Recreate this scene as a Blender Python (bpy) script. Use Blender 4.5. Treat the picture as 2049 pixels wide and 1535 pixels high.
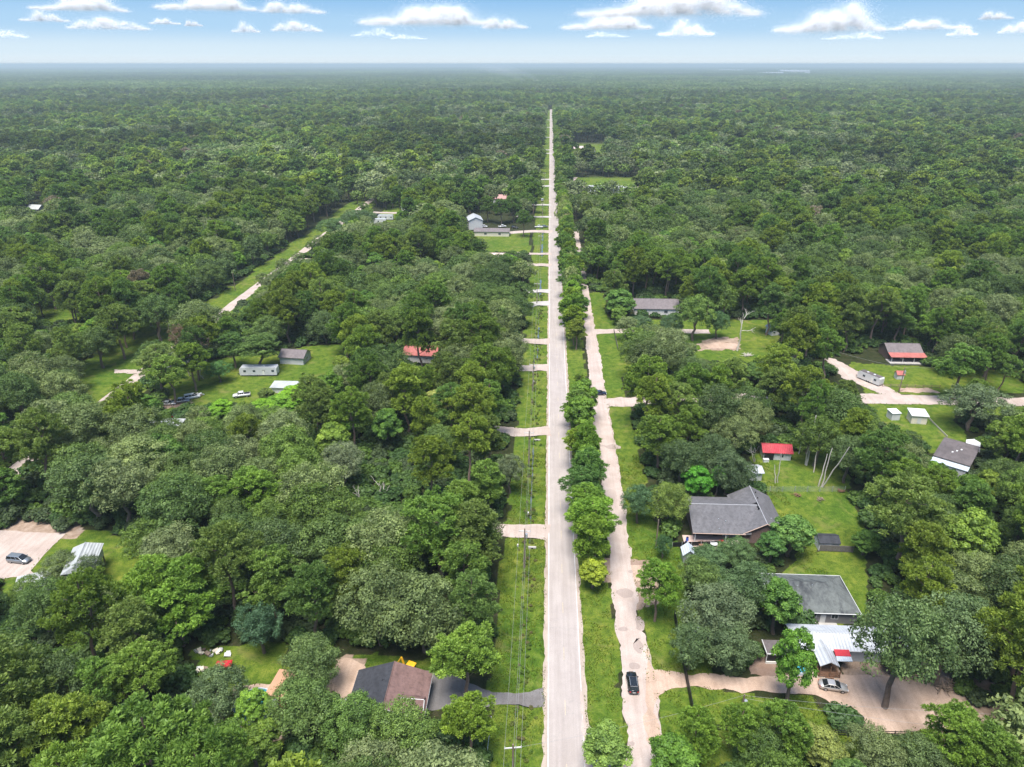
import bpy, bmesh, math, random
import numpy as np
from mathutils import Vector, Matrix

for _o in list(bpy.data.objects):
    bpy.data.objects.remove(_o, do_unlink=True)
S = bpy.context.scene
C = S.collection
R = math.radians
random.seed(7)
rng = np.random.default_rng(11)

# ------------------------------------------------------------------ camera
FPX, PW, PH, CZ = 1420.0, 2049.0, 1535.0, 100.0
PITCH = math.atan((PH / 2 - 128) / FPX)
YAW = math.atan((1101 - PW / 2) / (FPX / math.cos(PITCH)))
cd = bpy.data.cameras.new('camera')
cd.sensor_fit = 'HORIZONTAL'
cd.sensor_width = 36.0
cd.lens = 36.0 * FPX / PW
cd.clip_start = 1.0
cd.clip_end = 150000.0
cam = bpy.data.objects.new('camera', cd)
C.objects.link(cam)
cam.location = (0, 0, CZ)
cam.rotation_euler = (R(90) - PITCH, 0, YAW)
S.camera = cam

# ------------------------------------------------------------------ world and sun
SUN_EL, SUN_AZ = 72.0, 195.0        # azimuth clockwise from +Y (the road's direction)
w = bpy.data.worlds.new('World')
S.world = w
w.use_nodes = True
nt = w.node_tree
nt.nodes.clear()
sky = nt.nodes.new('ShaderNodeTexSky')
sky.sky_type = 'NISHITA'
sky.sun_disc = False
sky.sun_elevation = R(SUN_EL)
sky.sun_rotation = R(SUN_AZ)
sky.altitude = 100
sky.air_density = 1.0
sky.dust_density = 0.6
sky.ozone_density = 2.0
# humid pale band low on the sky, the same all the way round, fading into the clear sky above
tcw = nt.nodes.new('ShaderNodeTexCoord')
sepw = nt.nodes.new('ShaderNodeSeparateXYZ')
nt.links.new(tcw.outputs['Generated'], sepw.inputs[0])
hor = nt.nodes.new('ShaderNodeValToRGB')
hor.color_ramp.interpolation = 'EASE'
HZ = [(0.0, (2.7, 3.0, 3.2)), (0.015, (2.35, 2.85, 3.2)), (0.043, (1.5, 2.3, 3.1)), (0.085, (0.85, 1.75, 2.9)), (0.25, (0.8, 1.6, 2.8)), (1.0, (0.75, 1.45, 2.7))]
for i, (p_, c_) in enumerate(HZ):
    e_ = hor.color_ramp.elements[i] if i < 2 else hor.color_ramp.elements.new(p_)
    e_.position = p_
    e_.color = (*c_, 1)
nt.links.new(sepw.outputs[2], hor.inputs[0])
fade = nt.nodes.new('ShaderNodeMapRange')
fade.interpolation_type = 'SMOOTHSTEP'
fade.inputs[1].default_value = 0.06
fade.inputs[2].default_value = 0.6
fade.inputs[3].default_value = 1.0
fade.inputs[4].default_value = 0.0
nt.links.new(sepw.outputs[2], fade.inputs[0])
mixw = nt.nodes.new('ShaderNodeMix')
mixw.data_type = 'RGBA'
nt.links.new(fade.outputs[0], mixw.inputs[0])
nt.links.new(sky.outputs[0], mixw.inputs[6])
nt.links.new(hor.outputs[0], mixw.inputs[7])
bg = nt.nodes.new('ShaderNodeBackground')
bg.inputs['Strength'].default_value = 0.05
out = nt.nodes.new('ShaderNodeOutputWorld')
nt.links.new(mixw.outputs[2], bg.inputs[0])
nt.links.new(bg.outputs[0], out.inputs[0])
sl = bpy.data.lights.new('sun', 'SUN')
sl.energy = 1.5
sl.angle = R(30)
sl.color = (1.0, 0.96, 0.9)
sun = bpy.data.objects.new('sun', sl)
C.objects.link(sun)
sd = Vector((math.sin(R(SUN_AZ)) * math.cos(R(SUN_EL)), math.cos(R(SUN_AZ)) * math.cos(R(SUN_EL)), math.sin(R(SUN_EL))))
sun.rotation_euler = sd.to_track_quat('Z', 'Y').to_euler()
sun.location = (0, -50, 300)

S.render.engine = 'CYCLES'
vs = S.view_settings
vs.view_transform = 'Standard'
vs.look = 'None'
vs.exposure = 2.6
vs.gamma = 1.0
cy = S.cycles
cy.max_bounces = 5
cy.diffuse_bounces = 3
cy.glossy_bounces = 2
cy.transmission_bounces = 3
cy.volume_bounces = 0
cy.transparent_max_bounces = 6
cy.use_denoising = True
cy.caustics_reflective = False
cy.caustics_refractive = False
cy.sample_clamp_indirect = 4.0

# ------------------------------------------------------------------ survey helpers (photo measurements -> metres on the ground)
_rt = np.array([math.cos(YAW), math.sin(YAW), 0.0])
_fw = np.array([-math.sin(YAW) * math.cos(PITCH), math.cos(YAW) * math.cos(PITCH), -math.sin(PITCH)])
_up = np.cross(_rt, _fw)


def G(px, py, z=0.0):
    d = _fw * FPX + _rt * (px - PW / 2) - _up * (py - PH / 2)
    t = (z - CZ) / d[2]
    return (d[0] * t, d[1] * t)


def P(pts):
    v = np.asarray(pts, float) - np.array([0, 0, CZ])
    zc = v @ _fw
    return np.stack([PW / 2 + FPX * (v @ _rt) / zc, PH / 2 - FPX * (v @ _up) / zc], -1)


def inpoly(x, y, poly):
    x = np.asarray(x, float)
    y = np.asarray(y, float)
    ins = np.zeros(np.broadcast(x, y).shape, bool)
    n = len(poly)
    j = n - 1
    for i in range(n):
        xi, yi = poly[i]
        xj, yj = poly[j]
        c = ((yi > y) != (yj > y)) & (x < (xj - xi) * (y - yi) / ((yj - yi) or 1e-9) + xi)
        ins ^= c
        j = i
    return ins


# ------------------------------------------------------------------ object helpers
def tag(o, label=None, cat=None, group=None, kind=None):
    if label: o['label'] = label
    if cat: o['category'] = cat
    if group: o['group'] = group
    if kind: o['kind'] = kind
    return o


def thing(name, label, cat, loc=(0, 0, 0), rz=0.0, group=None):
    o = bpy.data.objects.new(name, None)
    o.empty_display_size = 0.5
    C.objects.link(o)
    o.location = loc
    o.rotation_euler = (0, 0, rz)
    return tag(o, label, cat, group)


class MB:
    def __init__(s):
        s.v = []
        s.f = []

    def add(s, vs_, fs_):
        b = len(s.v)
        s.v += [tuple(p) for p in vs_]
        s.f += [tuple(b + i for i in f) for f in fs_]
        return s

    def box(s, x0, x1, y0, y1, z0, z1):
        return s.hexa([(x0, y0, z0), (x1, y0, z0), (x1, y1, z0), (x0, y1, z0)], [(x0, y0, z1), (x1, y0, z1), (x1, y1, z1), (x0, y1, z1)])

    def hexa(s, b, t):
        n = len(b)
        return s.add(list(b) + list(t), [tuple(range(n - 1, -1, -1)), tuple(range(n, 2 * n))] + [(i, (i + 1) % n, n + (i + 1) % n, n + i) for i in range(n)])

    def tube(s, path, rad, n=6, cap=True):
        path = [Vector(p) for p in path]
        if not hasattr(rad, '__len__'): rad = [rad] * len(path)
        rings = []
        for i, p in enumerate(path):
            d = (path[min(i + 1, len(path) - 1)] - path[max(i - 1, 0)]).normalized()
            a = d.cross(Vector((0, 0, 1)) if abs(d.z) < 0.9 else Vector((1, 0, 0))).normalized()
            b = d.cross(a)
            rings.append([p + (a * math.cos(2 * math.pi * k / n) + b * math.sin(2 * math.pi * k / n)) * rad[i] for k in range(n)])
        vs_ = [q for r_ in rings for q in r_]
        fs_ = []
        for i in range(len(path) - 1):
            for k in range(n):
                fs_.append((i * n + k, i * n + (k + 1) % n, (i + 1) * n + (k + 1) % n, (i + 1) * n + k))
        if cap:
            fs_.append(tuple(range(n - 1, -1, -1)))
            fs_.append(tuple((len(path) - 1) * n + k for k in range(n)))
        return s.add(vs_, fs_)

    def cyl(s, x, y, z0, z1, r0, r1=None, n=16):
        r1 = r0 if r1 is None else r1
        ring = lambda z, r: [(x + r * math.cos(2 * math.pi * k / n), y + r * math.sin(2 * math.pi * k / n), z) for k in range(n)]
        return s.hexa(ring(z0, r0), ring(z1, r1))

    def wheel(s, x, y, z, r, wd, n=14):     # axis along Y
        ring = lambda yy, r_: [(x + r_ * math.cos(2 * math.pi * k / n), yy, z + r_ * math.sin(2 * math.pi * k / n)) for k in range(n)]
        return s.hexa(ring(y + wd / 2, r), ring(y - wd / 2, r))

    def sheet(s, poly, z):
        return s.add([(x, y, z) for x, y in poly], [tuple(range(len(poly)))])

    def build(s, name, mat, parent=None, smooth=False):
        me = bpy.data.meshes.new(name)
        me.from_pydata(s.v, [], s.f)
        me.update()
        o = bpy.data.objects.new(name, me)
        C.objects.link(o)
        if mat: me.materials.append(mat)
        if smooth:
            me.polygons.foreach_set('use_smooth', [True] * len(me.polygons))
        if parent is not None: o.parent = parent
        return o


def np_mesh(name, V, F4, mats, tint=None, matidx=None, F3=None):
    """quads F4 (n,4) numpy mesh"""
    me = bpy.data.meshes.new(name)
    nv = len(V)
    me.vertices.add(nv)
    me.vertices.foreach_set('co', np.asarray(V, np.float32).ravel())
    nf = len(F4)
    me.loops.add(nf * 4)
    me.loops.foreach_set('vertex_index', np.asarray(F4, np.int32).ravel())
    me.polygons.add(nf)
    me.polygons.foreach_set('loop_start', np.arange(0, nf * 4, 4, dtype=np.int32))
    me.polygons.foreach_set('loop_total', np.full(nf, 4, np.int32))
    if matidx is not None:
        me.polygons.foreach_set('material_index', np.asarray(matidx, np.int32))
    me.update(calc_edges=True)
    for m in mats: me.materials.append(m)
    if tint is not None:
        a = me.attributes.new('tint', 'FLOAT', 'FACE')
        a.data.foreach_set('value', np.asarray(tint, np.float32))
    me.validate()
    return me


# ------------------------------------------------------------------ materials
MATS = {}


def newmat(name):
    m = bpy.data.materials.new(name)
    m.use_nodes = True
    t = m.node_tree
    t.nodes.clear()
    o = t.nodes.new('ShaderNodeOutputMaterial')
    MATS[name] = m
    return m, t, o


def node(t, typ, **kw):
    n = t.nodes.new(typ)
    for k, v in kw.items():
        if k.startswith('i_'):
            n.inputs[k[2:].replace('_', ' ')].default_value = v
        else:
            setattr(n, k, v)
    return n


def ramp(t, fac, stops):
    r_ = t.nodes.new('ShaderNodeValToRGB')
    el = r_.color_ramp.elements
    while len(el) > 1: el.remove(el[-1])
    for i, (p, c) in enumerate(stops):
        e = el[0] if i == 0 else el.new(p)
        e.position = p
        e.color = (*c, 1) if len(c) == 3 else c
    t.links.new(fac, r_.inputs[0])
    return r_


def noise(t, scale, detail=5, rough=0.6, dist=0.0, vec=None):
    n = node(t, 'ShaderNodeTexNoise', i_Scale=scale, i_Detail=detail, i_Roughness=rough, i_Distortion=dist)
    if vec is not None: t.links.new(vec, n.inputs['Vector'])
    return n


def mixc(t, fac, a, b, blend='MIX'):
    m = node(t, 'ShaderNodeMix', data_type='RGBA', blend_type=blend)
    for s_, v in ((0, fac), (6, a), (7, b)):
        if hasattr(v, 'links'): t.links.new(v, m.inputs[s_])
        else: m.inputs[s_].default_value = (*v, 1) if hasattr(v, '__len__') and len(v) == 3 else v
    return m.outputs[2]


def mat(name, col, rough=0.7, var=0.25, scale=1.5, spec=0.3, metal=0.0, stripe=None, streak=0.0, bump=0.0, col2=None):
    """plain weathered surface: noise-varied colour, optional ribs (axis, period, depth) and stain streaks"""
    m, t, o = newmat(name)
    tc = node(t, 'ShaderNodeTexCoord')
    vec = tc.outputs['Object']
    n1 = noise(t, scale, 6, 0.65, 0.3, vec)
    c1 = tuple(max(0, c * (1 - var)) for c in col)
    c2 = tuple(min(1, c * (1 + var * 0.6)) for c in col)
    r_ = ramp(t, n1.outputs[0], [(0.28, c1), (0.5, col), (0.75, c2)])
    colo = r_.outputs[0]
    if streak or col2:
        mp = node(t, 'ShaderNodeMapping')
        mp.inputs['Scale'].default_value = (0.9, 0.25, 0.9)
        t.links.new(vec, mp.inputs[0])
        n2 = noise(t, 0.45, 4, 0.6, 0.6, mp.outputs[0])
        r2 = ramp(t, n2.outputs[0], [(0.45, (0, 0, 0)), (0.62, (1, 1, 1))])
        f = node(t, 'ShaderNodeMath', operation='MULTIPLY')
        t.links.new(r2.outputs[0], f.inputs[0])
        f.inputs[1].default_value = streak or 0.8
        colo = mixc(t, f.outputs[0], colo, col2 or tuple(c * 0.35 for c in col))
    b = node(t, 'ShaderNodeBsdfPrincipled', i_Roughness=rough, i_Metallic=metal)
    b.inputs['Specular IOR Level'].default_value = spec
    t.links.new(colo, b.inputs['Base Color'])
    hgt = None
    if stripe:
        sx = node(t, 'ShaderNodeSeparateXYZ')
        t.links.new(vec, sx.inputs[0])
        mm = node(t, 'ShaderNodeMath', operation='MULTIPLY')
        t.links.new(sx.outputs[stripe[0]], mm.inputs[0])
        mm.inputs[1].default_value = 2 * math.pi / stripe[1]
        si = node(t, 'ShaderNodeMath', operation='SINE')
        t.links.new(mm.outputs[0], si.inputs[0])
        hgt = si.outputs[0]
        bp = node(t, 'ShaderNodeBump', i_Strength=0.8, i_Distance=stripe[2])
        t.links.new(hgt, bp.inputs['Height'])
        t.links.new(bp.outputs[0], b.inputs['Normal'])
    elif bump:
        nb = noise(t, 9.0, 4, 0.7, 0, vec)
        bp = node(t, 'ShaderNodeBump', i_Strength=0.7, i_Distance=bump)
        t.links.new(nb.outputs[0], bp.inputs['Height'])
        t.links.new(bp.outputs[0], b.inputs['Normal'])
    t.links.new(b.outputs[0], o.inputs[0])
    return m


def glassmat(name, col=(0.03, 0.04, 0.05)):
    m, t, o = newmat(name)
    b = node(t, 'ShaderNodeBsdfPrincipled', i_Roughness=0.06)
    b.inputs['Base Color'].default_value = (*col, 1)
    b.inputs['Specular IOR Level'].default_value = 0.6
    t.links.new(b.outputs[0], o.inputs[0])
    return m


def leafmat(name, src, transl=0.36, gloss=0.012, var=0.62):
    """src 'object' reads the object's own colour, 'instance' the colour carried by each scattered tree"""
    m, t, o = newmat(name)
    if src == 'object':
        base = node(t, 'ShaderNodeObjectInfo').outputs['Color']
    else:
        base = node(t, 'ShaderNodeAttribute', attribute_type='INSTANCER', attribute_name='tree_color').outputs['Color']
    at = node(t, 'ShaderNodeAttribute', attribute_type='GEOMETRY', attribute_name='tint')
    mr = node(t, 'ShaderNodeMapRange')
    mr.inputs[3].default_value = 1 - var
    mr.inputs[4].default_value = 1 + var
    t.links.new(at.outputs['Fac'], mr.inputs[0])
    hs = node(t, 'ShaderNodeHueSaturation')
    hu = node(t, 'ShaderNodeMapRange')
    hu.inputs[3].default_value = 0.515
    hu.inputs[4].default_value = 0.487
    t.links.new(at.outputs['Fac'], hu.inputs[0])
    t.links.new(hu.outputs[0], hs.inputs['Hue'])
    t.links.new(mr.outputs[0], hs.inputs['Value'])
    t.links.new(base, hs.inputs['Color'])
    d = node(t, 'ShaderNodeBsdfDiffuse')
    tr = node(t, 'ShaderNodeBsdfTranslucent')
    g = node(t, 'ShaderNodeBsdfGlossy', i_Roughness=0.5)
    g.inputs[0].default_value = (0.9, 1, 0.85, 1)
    t.links.new(hs.outputs[0], d.inputs[0])
    warm = mixc(t, 1.0, hs.outputs[0], (1.15, 1.2, 0.55), 'MULTIPLY')
    t.links.new(warm, tr.inputs[0])
    a = node(t, 'ShaderNodeMixShader')
    a.inputs[0].default_value = transl
    t.links.new(d.outputs[0], a.inputs[1])
    t.links.new(tr.outputs[0], a.inputs[2])
    b = node(t, 'ShaderNodeMixShader')
    b.inputs[0].default_value = gloss
    t.links.new(a.outputs[0], b.inputs[1])
    t.links.new(g.outputs[0], b.inputs[2])
    t.links.new(b.outputs[0], o.inputs[0])
    return m


M_LEAF = leafmat('leaf', 'object')
M_LEAFI = leafmat('leaf_scattered', 'instance')
M_BARK = mat('bark', (0.13, 0.10, 0.08), 0.9, 0.4, 3)
M_PINEBARK = mat('pine_bark', (0.19, 0.13, 0.10), 0.9, 0.4, 3)
M_DEAD = mat('dead_wood', (0.42, 0.38, 0.33), 0.9, 0.3, 2)
M_WHITE = mat('white_paint', (0.50, 0.50, 0.49), 0.5, 0.12, 0.8)
M_OFFWHITE = mat('off_white_siding', (0.62, 0.60, 0.54), 0.6, 0.15, 0.8, stripe=(2, 0.25, 0.02))
M_WHITEMETAL = mat('white_metal_roof', (0.36, 0.375, 0.395), 0.5, 0.22, 0.5, spec=0.5, stripe=(0, 0.6, 0.05), streak=0.12)
M_GLASS = glassmat('window_glass')
M_CARGLASS = glassmat('car_glass', (0.012, 0.014, 0.016))
M_RUBBER = mat('rubber', (0.02, 0.02, 0.02), 0.8, 0.2)
M_RIM = mat('wheel_rim', (0.45, 0.45, 0.46), 0.35, 0.1, metal=0.8)
M_LAMP = mat('headlight_lens', (0.75, 0.78, 0.8), 0.15, 0.05, spec=0.8)
M_RED_LENS = mat('tail_lens', (0.35, 0.01, 0.01), 0.2, 0.1, spec=0.6)
M_CONC = mat('concrete', (0.34, 0.32, 0.295), 0.9, 0.25, 0.6, bump=0.02)
M_WOOD = mat('weathered_wood', (0.20, 0.15, 0.11), 0.85, 0.3, 2.5)
M_POLE = mat('pole_wood', (0.16, 0.12, 0.09), 0.9, 0.3, 3)
M_BROWNWOOD = mat('deck_wood', (0.16, 0.085, 0.05), 0.8, 0.3, 2.5)
M_GALV = mat('galvanised_steel', (0.45, 0.47, 0.48), 0.45, 0.15, 1, metal=0.6)
M_BLACK = mat('black_metal', (0.012, 0.012, 0.013), 0.55, 0.2)
M_WIRE = mat('wire', (0.22, 0.22, 0.22), 0.5, 0.1)

# ------------------------------------------------------------------ ground
# areas of mown grass / bare soil, as measured on the photograph
GRASS_PX = [
    [(1520, 968), (1690, 968), (1742, 1085), (1700, 1105), (1640, 1100), (1560, 1090), (1545, 1010)],
    [(1600, 1100), (1735, 1100), (1735, 1250), (1560, 1250), (1570, 1150)],
    [(1500, 905), (1670, 900), (1705, 975), (1505, 975)],
    [(1745, 805), (1905, 815), (1935, 885), (1860, 905), (1740, 850)],
    [(1700, 725), (2049, 745), (2049, 790), (1730, 790)],
    [(1740, 800), (2049, 810), (2049, 835), (1740, 818)],
    [(1310, 1365), (1640, 1400), (1700, 1480), (2049, 1400), (2049, 1535), (1300, 1535)],
    [(1260, 1085), (1360, 1085), (1420, 1345), (1310, 1345)],
    [(1395, 640), (1560, 640), (1560, 730), (1390, 735)],
    [(1190, 640), (1400, 640), (1400, 730), (1200, 760)],
    [(55, 1125), (150, 1060), (290, 1075), (290, 1200), (190, 1210), (60, 1160)],
    [(0, 1150), (75, 1150), (60, 1200), (0, 1200)],
    [(330, 730), (690, 690), (700, 740), (600, 800), (330, 830)],
    [(600, 695), (690, 690), (700, 740), (600, 740)],
    [(230, 650), (420, 600), (300, 760), (100, 840), (130, 780)],
    [(950, 470), (1060, 465), (1060, 510), (940, 510)],
    [(0, 570), (170, 560), (160, 650), (0, 650)],
    [(660, 1310), (910, 1310), (910, 1420), (640, 1420)],
    [(380, 1290), (560, 1290), (620, 1400), (400, 1400)],
    [(395, 1400), (560, 1400), (560, 1560), (380, 1560)],
    [(720, 480), (800, 380), (830, 380), (800, 480)],
    [(1140, 285), (1215, 285), (1215, 330), (1140, 330)],
    [(1140, 355), (1290, 355), (1290, 395), (1140, 395)],
]
GRASS_W = [[G(*p) for p in poly] for poly in GRASS_PX]
STRIPS = [(-8.2, 1.9, 60, 1840), (7.2, 14.8, 60, 420), (19.5, 27.5, 60, 330), (-155, -134, 190, 640), (-9, -1, 1000, 1850)]
DIRT_PX = [
    [(655, 1315), (735, 1320), (740, 1420), (660, 1425)],
    [(1180, 1120), (1300, 1120), (1330, 1200), (1260, 1220)],
    [(0, 1010), (150, 1020), (160, 1075), (0, 1080)],
    [(1400, 680), (1480, 675), (1480, 700), (1400, 700)],
    [(300, 800), (380, 798), (390, 815), (290, 822)],
    [(440, 1460), (560, 1450), (560, 1560), (440, 1560)],
    [(1690, 1290), (1960, 1300), (2010, 1440), (1900, 1470), (1680, 1400)],
    [(140, 1350), (180, 1340), (220, 1380), (140, 1390)],
]
DIRT_W = [[G(*p) for p in poly] for poly in DIRT_PX]


def vnoise(x, y, s, seed):
    """cheap smooth value noise"""
    r = np.random.default_rng(seed)
    T = r.random((64, 64))
    xs, ys = x / s, y / s
    xi, yi = np.floor(xs).astype(int), np.floor(ys).astype(int)
    fx, fy = xs - xi, ys - yi
    fx, fy = fx * fx * (3 - 2 * fx), fy * fy * (3 - 2 * fy)
    g = lambda a, b: T[a % 64, b % 64]
    return (g(xi, yi) * (1 - fx) + g(xi + 1, yi) * fx) * (1 - fy) + (g(xi, yi + 1) * (1 - fx) + g(xi + 1, yi + 1) * fx) * fy


def grass_mask(x, y):
    wx = x + (vnoise(x, y, 3.0, 1) - 0.5) * 2.5
    wy = y + (vnoise(x, y, 3.0, 2) - 0.5) * 2.5
    m = np.zeros(x.shape)
    for p in GRASS_W: m = np.maximum(m, inpoly(wx, wy, p))
    for a, b, c, d in STRIPS: m = np.maximum(m, (wx > a) & (wx < b) & (wy > c) & (wy < d))
    return m


def dirt_mask(x, y):
    wx = x + (vnoise(x, y, 2.5, 3) - 0.5) * 3
    wy = y + (vnoise(x, y, 2.5, 4) - 0.5) * 3
    m = np.zeros(x.shape)
    for p in DIRT_W: m = np.maximum(m, inpoly(wx, wy, p))
    return m


def axis(fine0, fine1, step, far0, far1):
    a = list(np.arange(fine0, fine1 + step / 2, step))
    d, v = step, fine1
    while v < far1:
        d *= 1.16
        v = min(v + d, far1)
        a.append(v)
    d, v = step, fine0
    while v > far0:
        d *= 1.16
        v = max(v - d, far0)
        a.insert(0, v)
    return np.array(a)


gx = axis(-140, 140, 0.9, -40000, 40000)
gy = axis(66, 330, 0.9, -2000, 40000)
X, Y = np.meshgrid(gx, gy)
V = np.stack([X, Y, np.zeros_like(X)], -1)
# the roadside ditch
near = (np.abs(X + 2.6) < 3.2) & (Y > 60) & (Y < 1850)
V[..., 2] -= np.where(near, 0.38 * np.cos(np.clip((X + 2.6) / 3.2, -1, 1) * math.pi / 2) ** 2, 0)
nxg, nyg = len(gx), len(gy)
idx = np.arange(nxg * nyg).reshape(nyg, nxg)
F4 = np.stack([idx[:-1, :-1], idx[:-1, 1:], idx[1:, 1:], idx[1:, :-1]], -1).reshape(-1, 4)

m, t, o = newmat('ground_cover')
geo = node(t, 'ShaderNodeNewGeometry')
pos = geo.outputs['Position']
am = node(t, 'ShaderNodeAttribute', attribute_type='GEOMETRY', attribute_name='cover')
sep = node(t, 'ShaderNodeSeparateColor')
t.links.new(am.outputs['Color'], sep.inputs[0])
n_edge = noise(t, 1.3, 5, 0.7, 0.2, pos)


def threshold(src, noise_out, amt=0.55):
    a = node(t, 'ShaderNodeMath', operation='MULTIPLY_ADD')
    t.links.new(noise_out, a.inputs[0])
    a.inputs[1].default_value = amt
    t.links.new(src, a.inputs[2])
    mr = node(t, 'ShaderNodeMapRange', interpolation_type='SMOOTHSTEP')
    mr.inputs[1].default_value = 0.5 + amt / 2 - 0.18
    mr.inputs[2].default_value = 0.5 + amt / 2 + 0.18
    t.links.new(a.outputs[0], mr.inputs[0])
    return mr.outputs[0]


n_big = noise(t, 0.055, 4, 0.6, 0.5, pos)
n_mid = noise(t, 0.5, 6, 0.7, 0.3, pos)
n_fine = noise(t, 4.0, 5, 0.75, 0.0, pos)
gcol = ramp(t, n_mid.outputs[0], [(0.28, (0.030, 0.058, 0.008)), (0.48, (0.072, 0.112, 0.013)), (0.68, (0.135, 0.160, 0.026))]).outputs[0]
gfine = ramp(t, n_fine.outputs[0], [(0.3, (0.45, 0.5, 0.4)), (0.52, (1, 1, 1)), (0.72, (1.5, 1.4, 1.2))]).outputs[0]
gcol = mixc(t, 1.0, gcol, gfine, 'MULTIPLY')
gbig = ramp(t, n_big.outputs[0], [(0.35, (0.72, 0.88, 0.75)), (0.65, (1.22, 1.1, 1.1))]).outputs[0]
gcol = mixc(t, 1.0, gcol, gbig, 'MULTIPLY')
n_dry = noise(t, 0.13, 5, 0.65, 0.8, pos)
dry = ramp(t, n_dry.outputs[0], [(0.56, (0, 0, 0)), (0.72, (0.75, 0.75, 0.75))]).outputs[0]
gcol = mixc(t, dry, gcol, (0.150, 0.140, 0.045))
n_wd = noise(t, 0.9, 5, 0.7, 0.5, pos)
wd = ramp(t, n_wd.outputs[0], [(0.60, (0, 0, 0)), (0.70, (0.8, 0.8, 0.8))]).outputs[0]
gcol = mixc(t, wd, gcol, (0.030, 0.062, 0.012))
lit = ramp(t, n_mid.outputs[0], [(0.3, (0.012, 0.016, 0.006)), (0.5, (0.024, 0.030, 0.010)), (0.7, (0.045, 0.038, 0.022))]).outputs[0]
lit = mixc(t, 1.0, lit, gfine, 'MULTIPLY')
dcol = ramp(t, n_mid.outputs[0], [(0.3, (0.16, 0.11, 0.075)), (0.55, (0.27, 0.20, 0.15)), (0.75, (0.35, 0.28, 0.23))]).outputs[0]
farc = ramp(t, n_big.outputs[0], [(0.3, (0.012, 0.021, 0.008)), (0.6, (0.018, 0.029, 0.011)), (0.75, (0.03, 0.042, 0.016))]).outputs[0]  # flat far ground darkened: self-shading of distant canopy put into its colour
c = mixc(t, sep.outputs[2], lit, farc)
c = mixc(t, threshold(sep.outputs[0], n_edge.outputs[0]), c, gcol)
c = mixc(t, threshold(sep.outputs[1], n_edge.outputs[0], 0.9), c, dcol)
b = node(t, 'ShaderNodeBsdfPrincipled', i_Roughness=0.95)
b.inputs['Specular IOR Level'].default_value = 0.1
t.links.new(c, b.inputs['Base Color'])
bp = node(t, 'ShaderNodeBump', i_Strength=0.9, i_Distance=0.12)
t.links.new(n_fine.outputs[0], bp.inputs['Height'])
t.links.new(bp.outputs[0], b.inputs['Normal'])
t.links.new(b.outputs[0], o.inputs[0])
M_GROUND = m
gme = np_mesh('ground', V.reshape(-1, 3), F4, [M_GROUND])
gm, dm = grass_mask(X, Y), dirt_mask(X, Y)
fm = np.clip((Y - 1500) / 1500, 0, 1)
colr = np.stack([gm, dm, fm, np.ones_like(gm)], -1).reshape(-1, 4).astype(np.float32)
ca = gme.color_attributes.new('cover', 'FLOAT_COLOR', 'POINT')
ca.data.foreach_set('color', colr.ravel())
ground = bpy.data.objects.new('ground', gme)
C.objects.link(ground)
tag(ground, kind='structure')


# ------------------------------------------------------------------ roads, lanes, drives
def road_material(name, c0, c1, crack=0.5, stain=(0.25, 0.2, 0.17), edge=None, speck=1.0):
    m, t, o = newmat(name)
    pos = node(t, 'ShaderNodeNewGeometry').outputs['Position']
    n1 = noise(t, 0.22, 6, 0.65, 0.4, pos)
    n2 = noise(t, 6.0, 4, 0.8, 0, pos)
    mp = node(t, 'ShaderNodeMapping')
    mp.inputs['Scale'].default_value = (1.6, 0.06, 1)
    t.links.new(pos, mp.inputs[0])
    n3 = noise(t, 0.8, 4, 0.6, 0.3, mp.outputs[0])
    col = ramp(t, n1.outputs[0], [(0.3, c0), (0.65, c1)]).outputs[0]
    wear = ramp(t, n3.outputs[0], [(0.35, (0.90, 0.89, 0.88)), (0.65, (1.05, 1.05, 1.05))]).outputs[0]
    col = mixc(t, 1.0, col, wear, 'MULTIPLY')
    sp = ramp(t, n2.outputs[0], [(0.25, (1 - 0.25 * speck,) * 3), (0.6, (1, 1, 1)), (0.85, (1 + 0.1 * speck,) * 3)]).outputs[0]
    col = mixc(t, 1.0, col, sp, 'MULTIPLY')
    vo = node(t, 'ShaderNodeTexVoronoi', feature='DISTANCE_TO_EDGE', i_Scale=0.16)
    wv = node(t, 'ShaderNodeVectorMath', operation='MULTIPLY_ADD')
    nv_ = noise(t, 0.5, 5, 0.7, 0, pos)
    t.links.new(nv_.outputs['Color'], wv.inputs[0])
    wv.inputs[1].default_value = (4, 4, 0)
    t.links.new(pos, wv.inputs[2])
    t.links.new(wv.outputs[0], vo.inputs['Vector'])
    cr = ramp(t, vo.outputs['Distance'], [(0.0, (crack,) * 3), (0.012, (0, 0, 0))]).outputs[0]
    n4 = noise(t, 0.09, 3, 0.6, 0, pos)
    gate = ramp(t, n4.outputs[0], [(0.5, (0, 0, 0)), (0.6, (1, 1, 1))]).outputs[0]
    crg = mixc(t, 1.0, cr, gate, 'MULTIPLY')
    col = mixc(t, crg, col, stain)
    n5 = noise(t, 0.35, 5, 0.75, 1.0, pos)
    blot = ramp(t, n5.outputs[0], [(0.66, (0, 0, 0)), (0.74, (crack * 0.8,) * 3)]).outputs[0]
    col = mixc(t, blot, col, stain)
    b = node(t, 'ShaderNodeBsdfPrincipled', i_Roughness=0.9)
    b.inputs['Specular IOR Level'].default_value = 0.2
    t.links.new(col, b.inputs['Base Color'])
    bp = node(t, 'ShaderNodeBump', i_Strength=0.4, i_Distance=0.02)
    t.links.new(n2.outputs[0], bp.inputs['Height'])
    t.links.new(bp.outputs[0], b.inputs['Normal'])
    t.links.new(b.outputs[0], o.inputs[0])
    return m


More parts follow.
